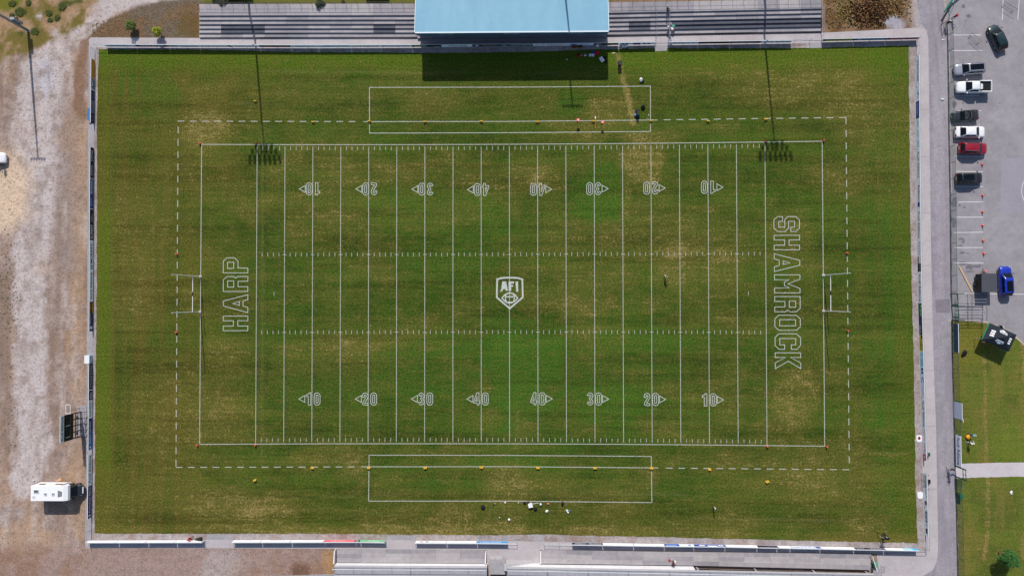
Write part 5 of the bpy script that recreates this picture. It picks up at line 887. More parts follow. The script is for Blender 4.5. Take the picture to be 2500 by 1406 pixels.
MB().hexa([(.85, -.55, 2.872), (1.5, -.4, 2.866), (1.5, .3, 2.866), (.85, .5, 2.872), (.85, -.55, 2.905), (1.5, -.4, 2.9), (1.5, .3, 2.9), (.85, .5, 2.905)]).build("skylight", RVG, root, local=True)
for x0, x1 in ((-2.9, -1.9), (-.3, .9)): MB().box(x0, x1, 1.171, 1.185, 1.5, 2.1).build("side_window", mat("hatch_smoke", (90, 92, 92), .3), root, local=True)
MB().box(1.0, 1.45, 1.171, 1.19, .8, 2.3).build("door", RVG, root, local=True)
MB().tube([(-3.0, 1.2, 2.75), (1.2, 1.2, 2.75)], .07, 8).build("awning", RVW, root, local=True); wheel_set(root, (-1.9, 2.55), 1.0, .35, .25)
# black box trailer
p = G(2395, 691); root = thing("box_trailer", "matt black box trailer with grey lid beside the blue car", "trailer", (p.x, p.y, 0)); TB = mat("trailer_black", (34, 36, 40), .6); TL = mat("trailer_lid", (78, 80, 86), .6, noise=(1, .06))
MB().hexa([(-1.15, -1.4, .4), (1.15, -1.4, .4), (1.15, 1.4, .4), (-1.15, 1.4, .4), (-1.15, -1.4, 1.9), (1.15, -1.4, 1.9), (1.15, 1.4, 1.9), (-1.15, 1.4, 1.9)]).build("box", TB, root, local=True)
MB().box(-1.2, 1.2, -1.45, 1.45, 1.905, 1.98).build("lid", TL, root, local=True); MB().tube([(0, 1.4, .45), (0, 2.3, .5)], .06, 6).build("drawbar", GALVD, root, local=True)
for s in (-1, 1):
    MB().box(s * 1.17, s * 1.34, -.62, .32, .58, .72).build("mudguard", TRIM, root, local=True) if s > 0 else MB().box(-1.34, -1.17, -.62, .32, .58, .72).build("mudguard", TRIM, root, local=True)
for s in (-1, 1):
    wl = MB().tube([(s * 1.16, -.15, .32), (s * 1.32, -.15, .32)], .31, 16).build("wheel", TYRE, root, local=True); MB().tube([(s * 1.33, -.15, .32), (s * 1.345, -.15, .32)], .17, 12).build("rim", RIM, wl, local=True)
    MB().box(-.1, .1, s * 1.451 - (.0 if s > 0 else .05), s * 1.451 + (.05 if s > 0 else 0), 1.6, 1.97).build("latch", GALV, root, local=True)

# ================================================================ PEOPLE
SKIN = mat("skin", (205, 160, 138), .6); HAIRD = mat("hair_dark", (40, 30, 26), .8); HAIRF = mat("hair_fair", (190, 160, 110), .8); SHOE = mat("shoe_white", (220, 220, 224), .6); SHOEB = mat("shoe_black", (28, 28, 30), .6)
def cloth(nm, c): return mat("cloth_" + nm, c, .85)
J0 = {'pelvis': (0, 0, .96), 'spine': (0, 0, 1.14), 'chest': (0, 0, 1.33), 'neck': (0, .01, 1.48), 'head': (0, .03, 1.58), 'crown': (0, .015, 1.70), 'nose': (0, .125, 1.60),
      'shL': (-.19, 0, 1.42), 'elL': (-.245, -.03, 1.14), 'wrL': (-.25, .07, .90), 'paL': (-.25, .09, .83), 'shR': (.19, 0, 1.42), 'elR': (.245, -.03, 1.14), 'wrR': (.25, .07, .90), 'paR': (.25, .09, .83),
      'hiL': (-.1, 0, .9), 'knL': (-.11, .03, .5), 'anL': (-.11, -.03, .09), 'toL': (-.12, .14, .045), 'hiR': (.1, 0, .9), 'knR': (.11, .03, .5), 'anR': (.11, -.03, .09), 'toR': (.12, .14, .045)}
RAD = {'pelvis': (.155, .115), 'spine': (.145, .10), 'chest': (.17, .115), 'neck': (.058, .058), 'head': (.078, .092), 'crown': (.07, .085), 'nose': (.018, .018), 'sh': (.072, .072), 'el': (.045, .045), 'wr': (.03, .03), 'pa': (.038, .02), 'hi': (.1, .1), 'kn': (.065, .065), 'an': (.045, .045), 'to': (.045, .035)}
EDG = [('pelvis', 'spine', 'top'), ('spine', 'chest', 'top'), ('chest', 'neck', 'top'), ('neck', 'head', 'skin'), ('head', 'crown', 'skin'), ('head', 'nose', 'skin')] + [e for s in 'LR' for e in (('chest', 'sh' + s, 'top'), ('sh' + s, 'el' + s, 'top'), ('el' + s, 'wr' + s, 'arm'), ('wr' + s, 'pa' + s, 'skin'), ('pelvis', 'hi' + s, 'leg'), ('hi' + s, 'kn' + s, 'leg'), ('kn' + s, 'an' + s, 'shin'), ('an' + s, 'to' + s, 'shoe'))]
POSES = {'stand': {}, 'walk': {'knL': (-.11, .16, .52), 'anL': (-.11, .2, .1), 'toL': (-.12, .37, .06), 'knR': (.11, -.02, .5), 'anR': (.11, -.3, .14), 'toR': (.12, -.16, .05), 'elL': (-.24, -.12, 1.16), 'wrL': (-.25, -.1, .92), 'paL': (-.25, -.09, .85), 'elR': (.24, .06, 1.15), 'wrR': (.24, .24, .98), 'paR': (.24, .3, .94)},
         'reach': {'elL': (-.24, .16, 1.2), 'wrL': (-.2, .42, 1.22), 'paL': (-.19, .49, 1.22), 'elR': (.24, .16, 1.2), 'wrR': (.2, .42, 1.22), 'paR': (.19, .49, 1.22)},
         'bend': {'spine': (0, .1, 1.1), 'chest': (0, .3, 1.16), 'neck': (0, .46, 1.17), 'head': (0, .56, 1.18), 'crown': (0, .67, 1.19), 'nose': (0, .58, 1.07), 'shL': (-.19, .36, 1.17), 'elL': (-.22, .42, .9), 'wrL': (-.16, .5, .68), 'paL': (-.15, .52, .61), 'shR': (.19, .36, 1.17), 'elR': (.22, .42, .9), 'wrR': (.16, .5, .68), 'paR': (.15, .52, .61)},
         'sit': dict([(k, (v[0], v[1] - .02, v[2] - .44)) for k, v in J0.items() if k[:2] not in ('kn', 'an', 'to')] + [('hiL', (-.1, 0, .5)), ('hiR', (.1, 0, .5)), ('knL', (-.13, .42, .52)), ('knR', (.13, .42, .52)), ('anL', (-.13, .46, .1)), ('anR', (.13, .46, .1)), ('toL', (-.14, .64, .05)), ('toR', (.14, .64, .05)), ('wrL', (-.2, .25, .6)), ('paL', (-.18, .31, .58)), ('wrR', (.2, .25, .6)), ('paR', (.18, .31, .58))]),
         'kneel': dict([(k, (v[0], v[1], v[2] - .42)) for k, v in J0.items() if k[:2] not in ('kn', 'an', 'to')] + [('knL', (-.13, .32, .42)), ('knR', (.13, .1, .07)), ('anL', (-.13, .3, .09)), ('anR', (.13, -.3, .08)), ('toL', (-.14, .46, .045)), ('toR', (.13, -.44, .06)), ('elL', (-.24, .18, .78)), ('wrL', (-.2, .42, .74)), ('paL', (-.18, .49, .73)), ('elR', (.24, .18, .78)), ('wrR', (.2, .42, .74)), ('paR', (.18, .49, .73))])}
def person(px_, py_, face, label, top, legs, pose='stand', hair=HAIRD, shoe=SHOE, sleeves=True, shorts=False, z=0.0, group="people round the ground", cap=None, scale=1.0):
    p = G(px_, py_, z); root = thing("person", label, "person", (p.x, p.y, z), math.radians(face - 90), group); J = dict(J0); J.update(POSES[pose]); names = list(J)
    verts = [Vector(J[k]) for k in names]; idx = {k: i for i, k in enumerate(names)}; rads = [RAD.get(k) or RAD[k[:2]] for k in names]; edges = [(idx[a], idx[b_]) for a, b_, _ in EDG]
    for s, sg in (('L', -1), ('R', 1)):
        w0, p0 = Vector(J['wr' + s]), Vector(J['pa' + s]); d = (p0 - w0).normalized(); sd_ = d.cross(Vector((sg, 0, 0))); sd_ = sd_.normalized() if sd_.length > .1 else Vector((0, 1, 0)); cu = sd_.cross(d).normalized()
        for k, (off, ln) in enumerate(((-.028, .075), (-.01, .09), (.01, .085), (.028, .065))):
            i0 = len(verts); verts += [p0 + d * .035 + sd_ * off, p0 + d * (.035 + ln * .55) + sd_ * off * 1.15, p0 + d * (.035 + ln * .9) + sd_ * off * 1.15 + cu * .02 * sg]; rads += [(.011, .011), (.009, .009), (.007, .007)]; edges += [(idx['pa' + s], i0), (i0, i0 + 1), (i0 + 1, i0 + 2)]
        i0 = len(verts); verts += [p0 - d * .01 + sd_ * -.042, p0 + d * .03 + sd_ * -.06]; rads += [(.012, .012), (.009, .009)]; edges += [(idx['pa' + s], i0), (i0, i0 + 1)]
    me = bpy.data.meshes.new("skeleton"); me.from_pydata([tuple(v) for v in verts], edges, []); o = bpy.data.objects.new("skeleton", me); COL.objects.link(o)
    o.modifiers.new("skin", 'SKIN').use_smooth_shade = True
    if not me.skin_vertices: me.skin_vertices.new()
    for i, r in enumerate(rads): me.skin_vertices[0].data[i].radius = r
    me.skin_vertices[0].data[idx['pelvis']].use_root = True; o.modifiers.new("sub", 'SUBSURF').levels = 1
    dg = bpy.context.evaluated_depsgraph_get(); ev = o.evaluated_get(dg); nm = bpy.data.meshes.new_from_object(ev); bpy.data.objects.remove(o); nm.name = "body"
    cols = {'top': top, 'leg': legs, 'skin': SKIN, 'arm': top if sleeves else SKIN, 'shin': SKIN if shorts else legs, 'shoe': shoe}; ms = list(dict.fromkeys(cols.values())); nm.materials.clear()
    for m in ms: nm.materials.append(m)
    segs = [(Vector(J[a]), Vector(J[b_]), cols[c_]) for a, b_, c_ in EDG]
    mi = []
    for f in nm.polygons:
        c_ = Vector(f.center); best = 9
        for a, b_, m in segs:
            ab = b_ - a; t = max(0, min(1, (c_ - a).dot(ab) / ab.length_squared)); d = (c_ - a - ab * t).length
            if m is SKIN: d += .02
            if d < best: best = d; bm_ = m
        mi.append(ms.index(bm_))
    nm.polygons.foreach_set("material_index", mi); body = link("body", nm, root)
    hd = Vector(J['head']); cr = Vector(J['crown']); ax = (cr - hd).normalized(); fw = Vector(J['nose']) - hd; fw = (fw - ax * fw.dot(ax)).normalized(); c0 = hd.lerp(cr, .72) - fw * .012
    hb = MB(); hb.ball((0, 0, 0), (.092, .108, .1), nu=12, nv=8); R_ = Matrix((ax.cross(fw) * -1, fw, ax)).transposed()
    hb.v = [tuple(c0 + R_ @ Vector((v[0], v[1], v[2] if v[2] > -.02 or v[1] < -.02 else -.02 + v[2] * .1))) for v in hb.v]; hb.build("cap" if cap else "hair", cap or hair, root, local=True, smooth=True)
    eb = MB()
    for s in (-1, 1): q = MB().ball(tuple(hd + R_ @ Vector((s * .034, .088, .035))), .011, nu=6, nv=4); q.build("eye", HAIRD, root, local=True)
    root.scale = (scale,) * 3
    return root
Wc, Bc, Nc = cloth("white", (238, 238, 240)), cloth("black", (30, 30, 34)), cloth("navy", (34, 38, 58))
person(1622.5, 675.5, 60, "person in white standing alone on the pitch between the yard lines", Wc, Nc, 'stand', shoe=SHOEB); person(1741, 1236, 200, "person in white shirt standing below the lower right corner of the team box", Wc, Bc, 'stand', shoe=SHOEB, cap=cloth("black", (30, 30, 34)))
person(1552, 272, -60, "person in navy bending over the blue bucket in the upper team box", Nc, Bc, 'bend'); person(1637, 74, -80, "person in pale pink climbing the terrace steps by the handrail", cloth("pink", (222, 190, 200)), cloth("grey", (150, 150, 160)), 'bend', z=TZ[3] + .01, shorts=True, sleeves=False)
person(1642, 1372, 95, "person with bare legs sitting on the lower terrace step", cloth("plum", (70, 40, 54)), cloth("dark_short", (40, 30, 34)), 'sit', z=.42, shorts=True, sleeves=False)
person(2366, 1059, -70, "person in light blue jacket on the lawn beside the orange bag", cloth("sky", (130, 170, 205)), Nc, 'walk', hair=HAIRF, shoe=SHOE); person(2362, 1079, 100, "person in white shirt facing another on the lawn", Wc, cloth("grey", (150, 150, 160)), 'reach', hair=HAIRF)
person(2313, 1141, -85, "person in black walking on the road by the footpath gate", Bc, cloth("beige", (190, 180, 170)), 'walk'); person(2314.5, 1154, -85, "person in blue walking on the road by the footpath gate", cloth("blue", (40, 66, 120)), cloth("grey", (150, 150, 160)), 'walk')
person(2306, 62, 80, "person in black with a white bag at the swing gate", Bc, Bc, 'stand', cap=cloth("white", (238, 238, 240))); person(2323, 47, 30, "person in crimson standing just inside the car park", cloth("crimson", (196, 36, 80)), Nc, 'reach', hair=cloth("crimson", (196, 36, 80)))
person(467, 1312, 20, "person in bright red crouching at the barrier gap", cloth("red", (214, 20, 62)), Bc, 'kneel', shoe=SHOEB); person(2400, 662, 200, "person in pale red top bending by the trailer front", cloth("salmon", (214, 120, 124)), cloth("grey", (150, 150, 160)), 'bend')
person(2432, 797, 30, "person in black and white half hidden behind the gazebo", Bc, cloth("grey", (150, 150, 160)), 'stand', cap=cloth("white", (238, 238, 240))); person(12, 406, 80, "person in black standing beside the white car at the left edge", Bc, Bc, 'stand', cap=cloth("white", (238, 238, 240)))
person(1627, 28, 0, "person in dark clothes high on the terrace steps", Nc, Bc, 'sit', z=TZ[1] + .0)

# ================================================================ GOALPOSTS, MASTS
PW = mat("post_white", (240, 240, 240), .5); PB = mat("post_band_black", (26, 26, 28), .6)
for a, b_, lb in (((489.5, 675), (489, 761), "white H-shaped goalposts at the left end line"), ((2010, 672), (2010.5, 759), "white H-shaped goalposts at the right end line")):
    A_, B_ = G(*a), G(*b_); root = thing("goalposts", lb, "goalposts", (A_ + B_) / 2, 0, "goalposts at both ends")
    for p in (A_, B_):
        MB().tube([p - Zv * .05, p + Zv * 9.0], [.065, .055], 8).build("upright", PW, root); pd = MB(); pd.tube([p, p + Zv * .12], .24, 12); pd.build("base_collar", mat("collar_grey", (196, 186, 180), .7), root)
    hb = 2.6; MB().tube([A_ + Zv * hb, B_ + Zv * hb], .055, 8).build("crossbar", PW, root); MB().tube([A_.lerp(B_, .44) + Zv * hb, A_.lerp(B_, .56) + Zv * hb], .062, 8).build("crossbar_band", PB, root)
POLE = mat("mast_steel", (150, 158, 168), .45, .5)
def mast(p, h, label, heads, rows, r=.28, box=None, hs=1.0):
    root = thing("floodlight_mast", label, "floodlight", p, 0, "floodlight masts"); MB().tube([p - Zv * .1, p + Zv * h], [r, r * .45], 12).build("pole", POLE, root)
    MB().box(p.x - .3, p.x + .3, p.y - .3, p.y + .3, -.05, .06).build("plinth", CONC2, root)
    for k, (z, wd_) in enumerate(rows):
        MB().tube([p + Vector((-wd_ / 2, -.15, z)), p + Vector((wd_ / 2, -.15, z))], .06, 6).build("cross_arm", POLE, root)
        n = heads[k]
        for i in range(n):
            x = p.x - wd_ / 2 + wd_ * (i + .5) / n; lh = MB().hexa([(x - .24 * hs, p.y - .75 * hs, z - .2 * hs), (x + .24 * hs, p.y - .75 * hs, z - .2 * hs), (x + .24 * hs, p.y - .2 * hs, z + .1 * hs), (x - .24 * hs, p.y - .2 * hs, z + .1 * hs), (x - .24 * hs, p.y - .95 * hs, z + .1 * hs), (x + .24 * hs, p.y - .95 * hs, z + .1 * hs), (x + .24 * hs, p.y - .3 * hs, z + .45 * hs), (x - .24 * hs, p.y - .3 * hs, z + .45 * hs)]).build("lamp_head", GALVD, root)
    if box: b0, b1 = box; MB().box(p.x - .1, p.x + .55, p.y + .2, p.y + .6, b0, b1).build("equipment_box", GALV, root); 
    return root
tl_ = 1 / math.tan(EL)
def mast_for_tip(px_, py_, h):      # mast whose head throws its shadow on this spot
    t = G(px_, py_); d = Vector((sd.x, sd.y, 0)).normalized() * h * tl_; return t - d
mast(mast_for_tip(647, 391, 26.5), 26.5, "tall floodlight mast behind the left terrace, outside the frame", (4, 6, 7, 7), ((23.9, 3.4), (24.7, 4.6), (25.6, 5.6), (26.4, 5.8)), .2, hs=.85); mast(mast_for_tip(1894, 383, 26.5), 26.5, "tall floodlight mast behind the right terrace, outside the frame", (4, 6, 7, 7), ((23.9, 3.4), (24.7, 4.6), (25.6, 5.6), (26.4, 5.8)), .2, hs=.85)
mast(mast_for_tip(1398, 262, 21), 21, "slim lamp mast behind the roofed stand, outside the frame", (8,), ((20.6, 3.4),), .2, hs=.5)
pm_ = G(69, 75); mast(pm_, 19.8, "grey floodlight mast leaning out of the top left corner", (6,), ((19.6, 2.6),), .24, box=(1.9, 3.9), hs=.5)

# ================================================================ SIDELINE EQUIPMENT
YEL = mat("marker_yellow", (226, 182, 64), .7); ORG = mat("pylon_orange", (226, 84, 52), .6); REDD = mat("disc_red", (232, 50, 52), .6)
def marker(px_, py_, txt, rot, label):
    p = G(px_, py_); root = thing("yard_marker", label, "marker", p, math.radians(rot), "yellow yard markers along the sidelines")
    for s in (-1, 1):
        pn = MB().hexa([(-.26, s * .2 - .02, 0), (.26, s * .2 - .02, 0), (.26, s * .2 + .02, 0), (-.26, s * .2 + .02, 0), (-.24, s * .03 - .02, .36), (.24, s * .03 - .02, .36), (.24, s * .03 + .02, .36), (-.24, s * .03 + .02, .36)]).build("panel", YEL, root, local=True)
        vs, fs = text_mesh(txt); MB().add([((x - .5) * .34 * -s, s * (.226 - (.06 + y * .24) * .472), .06 + y * .24) for x, y in vs], fs).build("lettering", BLACK, pn, local=True)
for y_, L_, side in ((0, [(624, 248), (765, 299), (902, 297), (1038, 298.5), (1175, 297.5), (1312, 298.5), (1449, 297), (1588, 296), (1728, 297), (1869, 292.5)], "upper"), (1, [(623.5, 1172), (763, 1142), (901, 1142), (1038.5, 1142), (1175, 1141), (1313, 1142), (1452, 1142.5), (1590, 1143), (1731.5, 1146), (1873, 1176)], "lower")):
    od = ("first", "second", "third", "fourth", "fifth", "sixth", "seventh", "eighth", "ninth", "tenth")
    for i, q in enumerate(L_): marker(*q, ("G", "10", "20", "30", "40", "40", "30", "20", "10", "G")[i], random.uniform(-8, 8) + (0 if i not in (0, 9) else 15), "yellow folding yard marker, %s from the left along the %s sideline" % (od[i], side))
names_ = ["top left outer corner", "top left goal line", "top right goal line", "top right outer corner", "bottom left outer corner", "bottom left goal line", "bottom right goal line", "bottom right outer corner", "left boundary above the posts", "left boundary below the posts", "right boundary above the posts", "right boundary below the posts"]
for q, nm in zip([(489, 351), (626, 350.5), (1868, 346), (2009, 344), (483, 1086), (624.5, 1085.5), (1872, 1089), (2017.5, 1090), (432.5, 620.5), (431.5, 811), (2067, 618), (2068.5, 807)], names_):
    p = G(*q); root = thing("pylon", "small orange pylon at the " + nm, "pylon", p, random.uniform(0, 1), "orange pylons on the pitch corners")
    MB().hexa([(-.13, -.13, .0), (.13, -.13, 0), (.13, .13, 0), (-.13, .13, 0), (-.1, -.1, .46), (.1, -.1, .46), (.1, .1, .46), (-.1, .1, .46)]).build("foam_block", ORG, root, local=True); MB().box(-.115, .115, -.115, .115, .2, .27).build("band", Wc, root, local=True)
for i, q in enumerate([(2397, 402.5), (2398, 477.5), (2397.5, 518), (2398, 551), (2399, 587.5), (2401, 619)]):
    p = G(*q); root = thing("traffic_cone", "orange traffic cone at the bay ends, %s from the top" % od[i], "cone", p, random.uniform(0, 1), "orange cones along the parking bays")
    MB().box(-.19, .19, -.19, .19, 0, .04).build("base", ORG, root, local=True); MB().tube([(0, 0, .041), (0, 0, .6)], [.14, .035], 12).build("cone_body", ORG, root, local=True); MB().tube([(0, 0, .28), (0, 0, .4)], [.098, .075], 12).build("reflective_band", Wc, root, local=True)
for q, lb in (((1410, 298), "red and white bullseye marker pole, left of the pair on the sideline"), ((1469, 303), "red and white bullseye marker pole, right of the pair on the sideline")):
    p = G(*q); root = thing("chain_pole", lb, "marker pole", p, 0, "sideline chain poles"); MB().tube([(0, 0, 0), (0, 0, 1.25)], .025, 6).build("pole", GALVD, root, local=True)
    MB().tube([(0, 0, 1.2), (0, 0, 1.3)], .27, 20).build("disc", REDD, root, local=True); MB().tube([(0, 0, 1.301), (0, 0, 1.306)], .17, 18).build("white_ring", Wc, root, local=True); MB().tube([(0, 0, 1.307), (0, 0, 1.311)], .1, 14).build("centre_spot", REDD, root, local=True); MB().tube([(0, 0, .0), (0, 0, .05)], .12, 10).build("foot", TRIM, root, local=True)
p = G(1453.5, 300); root = thing("down_indicator", "orange down indicator stick lying across the sideline", "marker pole", p); MB().tube([(0, -1.0, .06), (0, .62, .06)], .05, 6).build("pole", ORG, root, local=True); MB().box(-.08, .08, .63, .95, .02, .1).build("flag_plate", Wc, root, local=True)
# ---- bags, boxes and kit
def bag(px_, py_, r, c, label, h=.3, rot=0, name="kit_bag", cat="bag", z=0, group="kit bags and boxes"):
    p = G(px_, py_, z); m = MB(); m.ball((0, 0, h * .48), (r[0], r[1], h * .52), nu=12, nv=7, jit=.12); m.v = [(x, y, max(0, zz)) for x, y, zz in m.v]; root = thing(name, label, cat, p, math.radians(rot), group); root.location.z = z
    m.build("sack", cloth("bag_%02x%02x%02x" % c, c), root, local=True, smooth=True); MB().tube([(-r[0] * .6, 0, h * .9), (-r[0] * .2, .05, h * 1.1), (r[0] * .3, -.03, h * 1.08), (r[0] * .6, 0, h * .88)], .018, 5).build("strap", TRIM, root, local=True); return root
def crate(px_, py_, w_, d_, h, c, label, rot=0, name="cool_box", cat="box", lid=None, z=0, group="kit bags and boxes"):
    p = G(px_, py_, z); root = thing(name, label, cat, p, math.radians(rot), group); root.location.z = z; m_ = cloth("box_%02x%02x%02x" % c, c)
    MB().hexa([(-w_ * .47, -d_ * .47, 0), (w_ * .47, -d_ * .47, 0), (w_ * .47, d_ * .47, 0), (-w_ * .47, d_ * .47, 0), (-w_ / 2, -d_ / 2, h), (w_ / 2, -d_ / 2, h), (w_ / 2, d_ / 2, h), (-w_ / 2, d_ / 2, h)]).build("tub", m_, root, local=True); MB().box(-w_ * .52, w_ * .52, -d_ * .52, d_ * .52, h + .002, h + .05).build("lid", cloth("box_%02x%02x%02x" % lid, lid) if lid else m_, root, local=True); return root
def card_box(px_, py_, w_, d_, h, label, inner, rot):
    p = G(px_, py_); root = thing("cardboard_box", label, "box", p, math.radians(rot), "kit bags and boxes"); m_ = cloth("card", (180, 140, 104)); MB().box(-w_ / 2, w_ / 2, -d_ / 2, d_ / 2, 0, .02).build("bottom", m_, root, local=True)
    for x0, x1, y0, y1 in ((-w_ / 2, -w_ / 2 + .02, -d_ / 2, d_ / 2), (w_ / 2 - .02, w_ / 2, -d_ / 2, d_ / 2), (-w_ / 2 + .02, w_ / 2 - .02, -d_ / 2, -d_ / 2 + .02), (-w_ / 2 + .02, w_ / 2 - .02, d_ / 2 - .02, d_ / 2)): MB().box(x0, x1, y0, y1, .021, h).build("side_flap", m_, root, local=True)
    q = MB(); q.ball((0, 0, h * .5), (w_ * .36, d_ * .34, h * .42), nu=9, nv=5, jit=.2); q.build("contents", cloth("card_in_%d" % inner[0], inner), root, local=True)
DKb, NVb, WTb = (26, 27, 32), (30, 34, 60), (240, 240, 242)
bag(1179, 1237, (.34, .4), DKb, "black kit bag with a white tag, leftmost below the lower team box", .35, 20); bag(1307, 1241, (.33, .28), DKb, "round black kit bag below the white table", .34); bag(1373, 1228, (.2, .34), DKb, "upright black bag touching the team box line", .4, 0); bag(1281, 1226, (.26, .2), NVb, "navy and white bag at the team box line", .3)
bag(1320, 1230, (.18, .22), WTb, "white sack with a black edge right of the white table", .35); bag(1335, 1247, (.28, .22), WTb, "white sack lying lowest below the team box", .26, 30); bag(1338, 1229, (.22, .18), (222, 120, 110), "pink and red kit bag right of the white sack", .25, -30); bag(1290, 1225, (.22, .18), (60, 56, 70), "dark bag behind the white table", .26)
crate(1295, 1231.5, .66, .6, .5, WTb, "white folding table top among the kit below the team box", 12, name="white_table", cat="table"); crate(1384, 1244.5, .3, .22, .25, WTb, "white box beside the teal jacket, left of two", -35); crate(1386.5, 1249, .26, .2, .22, WTb, "white box beside the teal jacket, lower of two", -35); bag(1391, 1246, (.2, .18), (70, 130, 130), "crumpled teal jacket beside two white boxes", .16, 0, "jacket", "clothing")
bag(1233.5, 1226, (.15, .17), WTb, "small white cap on the grass left of the kit", .14, 0, "sun_hat", "hat"); bag(1265.5, 1226.5, (.11, .13), (214, 214, 206), "small pale towel left of the navy bag", .1, 0, "towel", "towel")
def ball_(px_, py_, r, c, label): p = G(px_, py_); root = thing("helmet", label, "helmet", p, random.uniform(0, 3), "helmets on the grass"); m = MB(); m.ball((0, 0, r * .8), (r, r * 1.15, r * .95), nu=14, nv=8); m.v = [(x, y, max(0, z)) for x, y, z in m.v]; m.build("shell", cloth("helm_%d" % c[0], c), root, local=True, smooth=True); MB().tube([(-r * .7, r * .9, r * .4), (0, r * 1.4, r * .45), (r * .7, r * .9, r * .4)], .02, 5).build("face_guard", TRIM, root, local=True)
ball_(1243, 1267, .2, (238, 236, 230), "white helmet on the grass nearest the lower barrier"); ball_(1219.5, 1262.5, .14, (170, 165, 150), "small dull helmet left of the white one")
p = G(1206.5, 1230); root = thing("drink_bottle", "dark bottle with pale cap lying on the grass", "bottle", p, .7); MB().tube([(-.22, 0, .06), (.1, 0, .06)], .06, 8).build("bottle_body", TRIM, root, local=True); MB().tube([(.1, 0, .06), (.24, 0, .06)], [.05, .03], 8).build("cap", Wc, root, local=True)
p = G(1308, 1228.5); root = thing("folding_pole", "thin pale pole lying along the team box line", "pole", p, .12); MB().tube([(-.5, 0, .03), (.5, .05, .03)], .03, 5).build("pole_rod", Wc, root, local=True)
# by the stand
bag(1412, 136.5, (.24, .3), (150, 24, 34), "dark red bag in the stand's shade", .35); bag(1419.3, 135.5, (.16, .26), (206, 116, 110), "salmon bag in the stand's shade beside the dark red one", .3); bag(1428.5, 136, (.22, .2), (206, 214, 216), "pale grey bag in the stand's shade", .3); crate(1440.5, 136.5, .42, .34, .36, (226, 226, 232), "white cool box in the shade, left of a pair"); crate(1447.3, 136.5, .42, .34, .36, (214, 226, 236), "white cool box in the shade, right of a pair", lid=(226, 232, 236)); crate(1447, 130.8, .42, .34, .4, (38, 74, 160), "blue cool box in the stand's shade"); crate(1457, 132, .66, .4, .45, (226, 20, 58), "bright red cool box in the stand's shade", lid=(214, 14, 50))
card_box(1402.5, 116.5, .95, .5, .4, "open cardboard box of red items on the gravel, left of two", (200, 60, 50), 3); card_box(1416.5, 115.8, .75, .5, .4, "open cardboard box of dark items on the gravel, right of two", (70, 40, 34), -2); crate(1458, 114, .44, .28, .4, (244, 246, 248), "small white box on the gravel under the wing-mark board")
p = G(1468, 149.5); root = thing("folding_table", "white folding table standing half in the stand's shade", "table", p, math.radians(-58)); MB().box(-.42, .42, -.3, .3, .72, .76).build("table_top", Wc, root, local=True)
for sx in (-1, 1):
    for sy in (-1, 1): MB().tube([(sx * .36, sy * .25, 0), (sx * .36, sy * .25, .72)], .02, 5).build("leg", GALVD, root, local=True)
bag(1476, 142, (.3, .2), DKb, "black bag with a pale strap beside the folding table", .3, -30); bag(1479, 151, (.2, .34), (34, 30, 32), "long black bag right of the folding table", .26, 10); bag(1463, 142, (.2, .16), (80, 120, 116), "small dull green bag above the folding table", .2, 20); bag(1383.5, 146, (.24, .18), (150, 160, 140), "grey green seat cushion alone in the stand's shade", .3, -30); bag(1498, 130.5, (.3, .12), (214, 206, 170), "pale cloth at the edge of the grass by the stand", .06, 0, "cloth", "cloth")
wheelie(1512, 159, "dark wheelie bin standing on the grass right of the stand", (34, 44, 46)); bag(1564.5, 196.5, (.28, .34), (246, 246, 246), "white ball sack with a black end above the team box", .5); bag(1569.5, 199, (.14, .3), (24, 24, 28), "black ball sack pressed against the white one", .35, 10)
p = G(1551, 281.5); root = thing("bucket", "round blue bucket at the feet of the bending person", "bucket", p); MB().tube([(0, 0, 0), (0, 0, .34)], [.16, .21], 14).build("pail", cloth("bucket_blue", (40, 130, 190)), root, local=True); MB().tube([(0, 0, .341), (0, 0, .36)], .17, 14).build("water_disc", cloth("bucket_in", (130, 190, 225)), root, local=True); bag(1569.5, 262, (.36, .3), (22, 22, 26), "black rucksack beside the bending person", .5, 20); bag(1557, 284, (.3, .4), (36, 40, 44), "dark holdall below the bending person", .3, 10); bag(1583.5, 282, (.06, .16), (226, 226, 200), "pale bottle lying beside the team box line", .1, 0, "drink_bottle", "bottle"); bag(1581, 290.5, (.16, .07), (230, 230, 214), "pale bottle lying near the corner marker", .1, -20, "drink_bottle", "bottle")
bag(1632, 68, (.26, .22), (226, 224, 230), "white bag on the terrace step by the handrail", .4, 20, z=TZ[3]); bag(1643.5, 66.5, (.3, .3), (90, 180, 150), "white and green bag on the terrace step", .35, 0, z=TZ[3]); bag(1635, 84.5, (.24, .16), (200, 200, 206), "pale grey bag at the foot of the terrace steps", .3, 30, z=TZ[5])
bag(1634, 1367, (.18, .26), (190, 40, 84), "crimson bag left of the seated person", .3, 20, z=.4); bag(1647, 1370.5, (.18, .26), (246, 246, 248), "white bag right of the seated person", .35, -10, z=.4); bag(2362, 1066, (.36, .4), (240, 166, 40), "orange bag on the lawn between two people", .45, 20); bag(2353.5, 860, (.36, .4), (30, 30, 34), "black bin sack on the lawn beside the teal banner", .5, -30, name="bin_sack"); bag(2349.8, 865, (.26, .3), (30, 30, 34), "smaller black bin sack leaning on the larger one", .36, -30, name="bin_sack")
bag(484, 1314.5, (.45, .2), (28, 28, 32), "long black bag beside the person in red", .4, 12); crate(490.5, 1314, .5, .55, .5, (46, 46, 48), "dark crate beside the barrier gap"); bag(478.5, 1318, (.14, .1), (150, 210, 190), "small pale green bottle beside the person in red", .2, 20, "drink_bottle", "bottle")
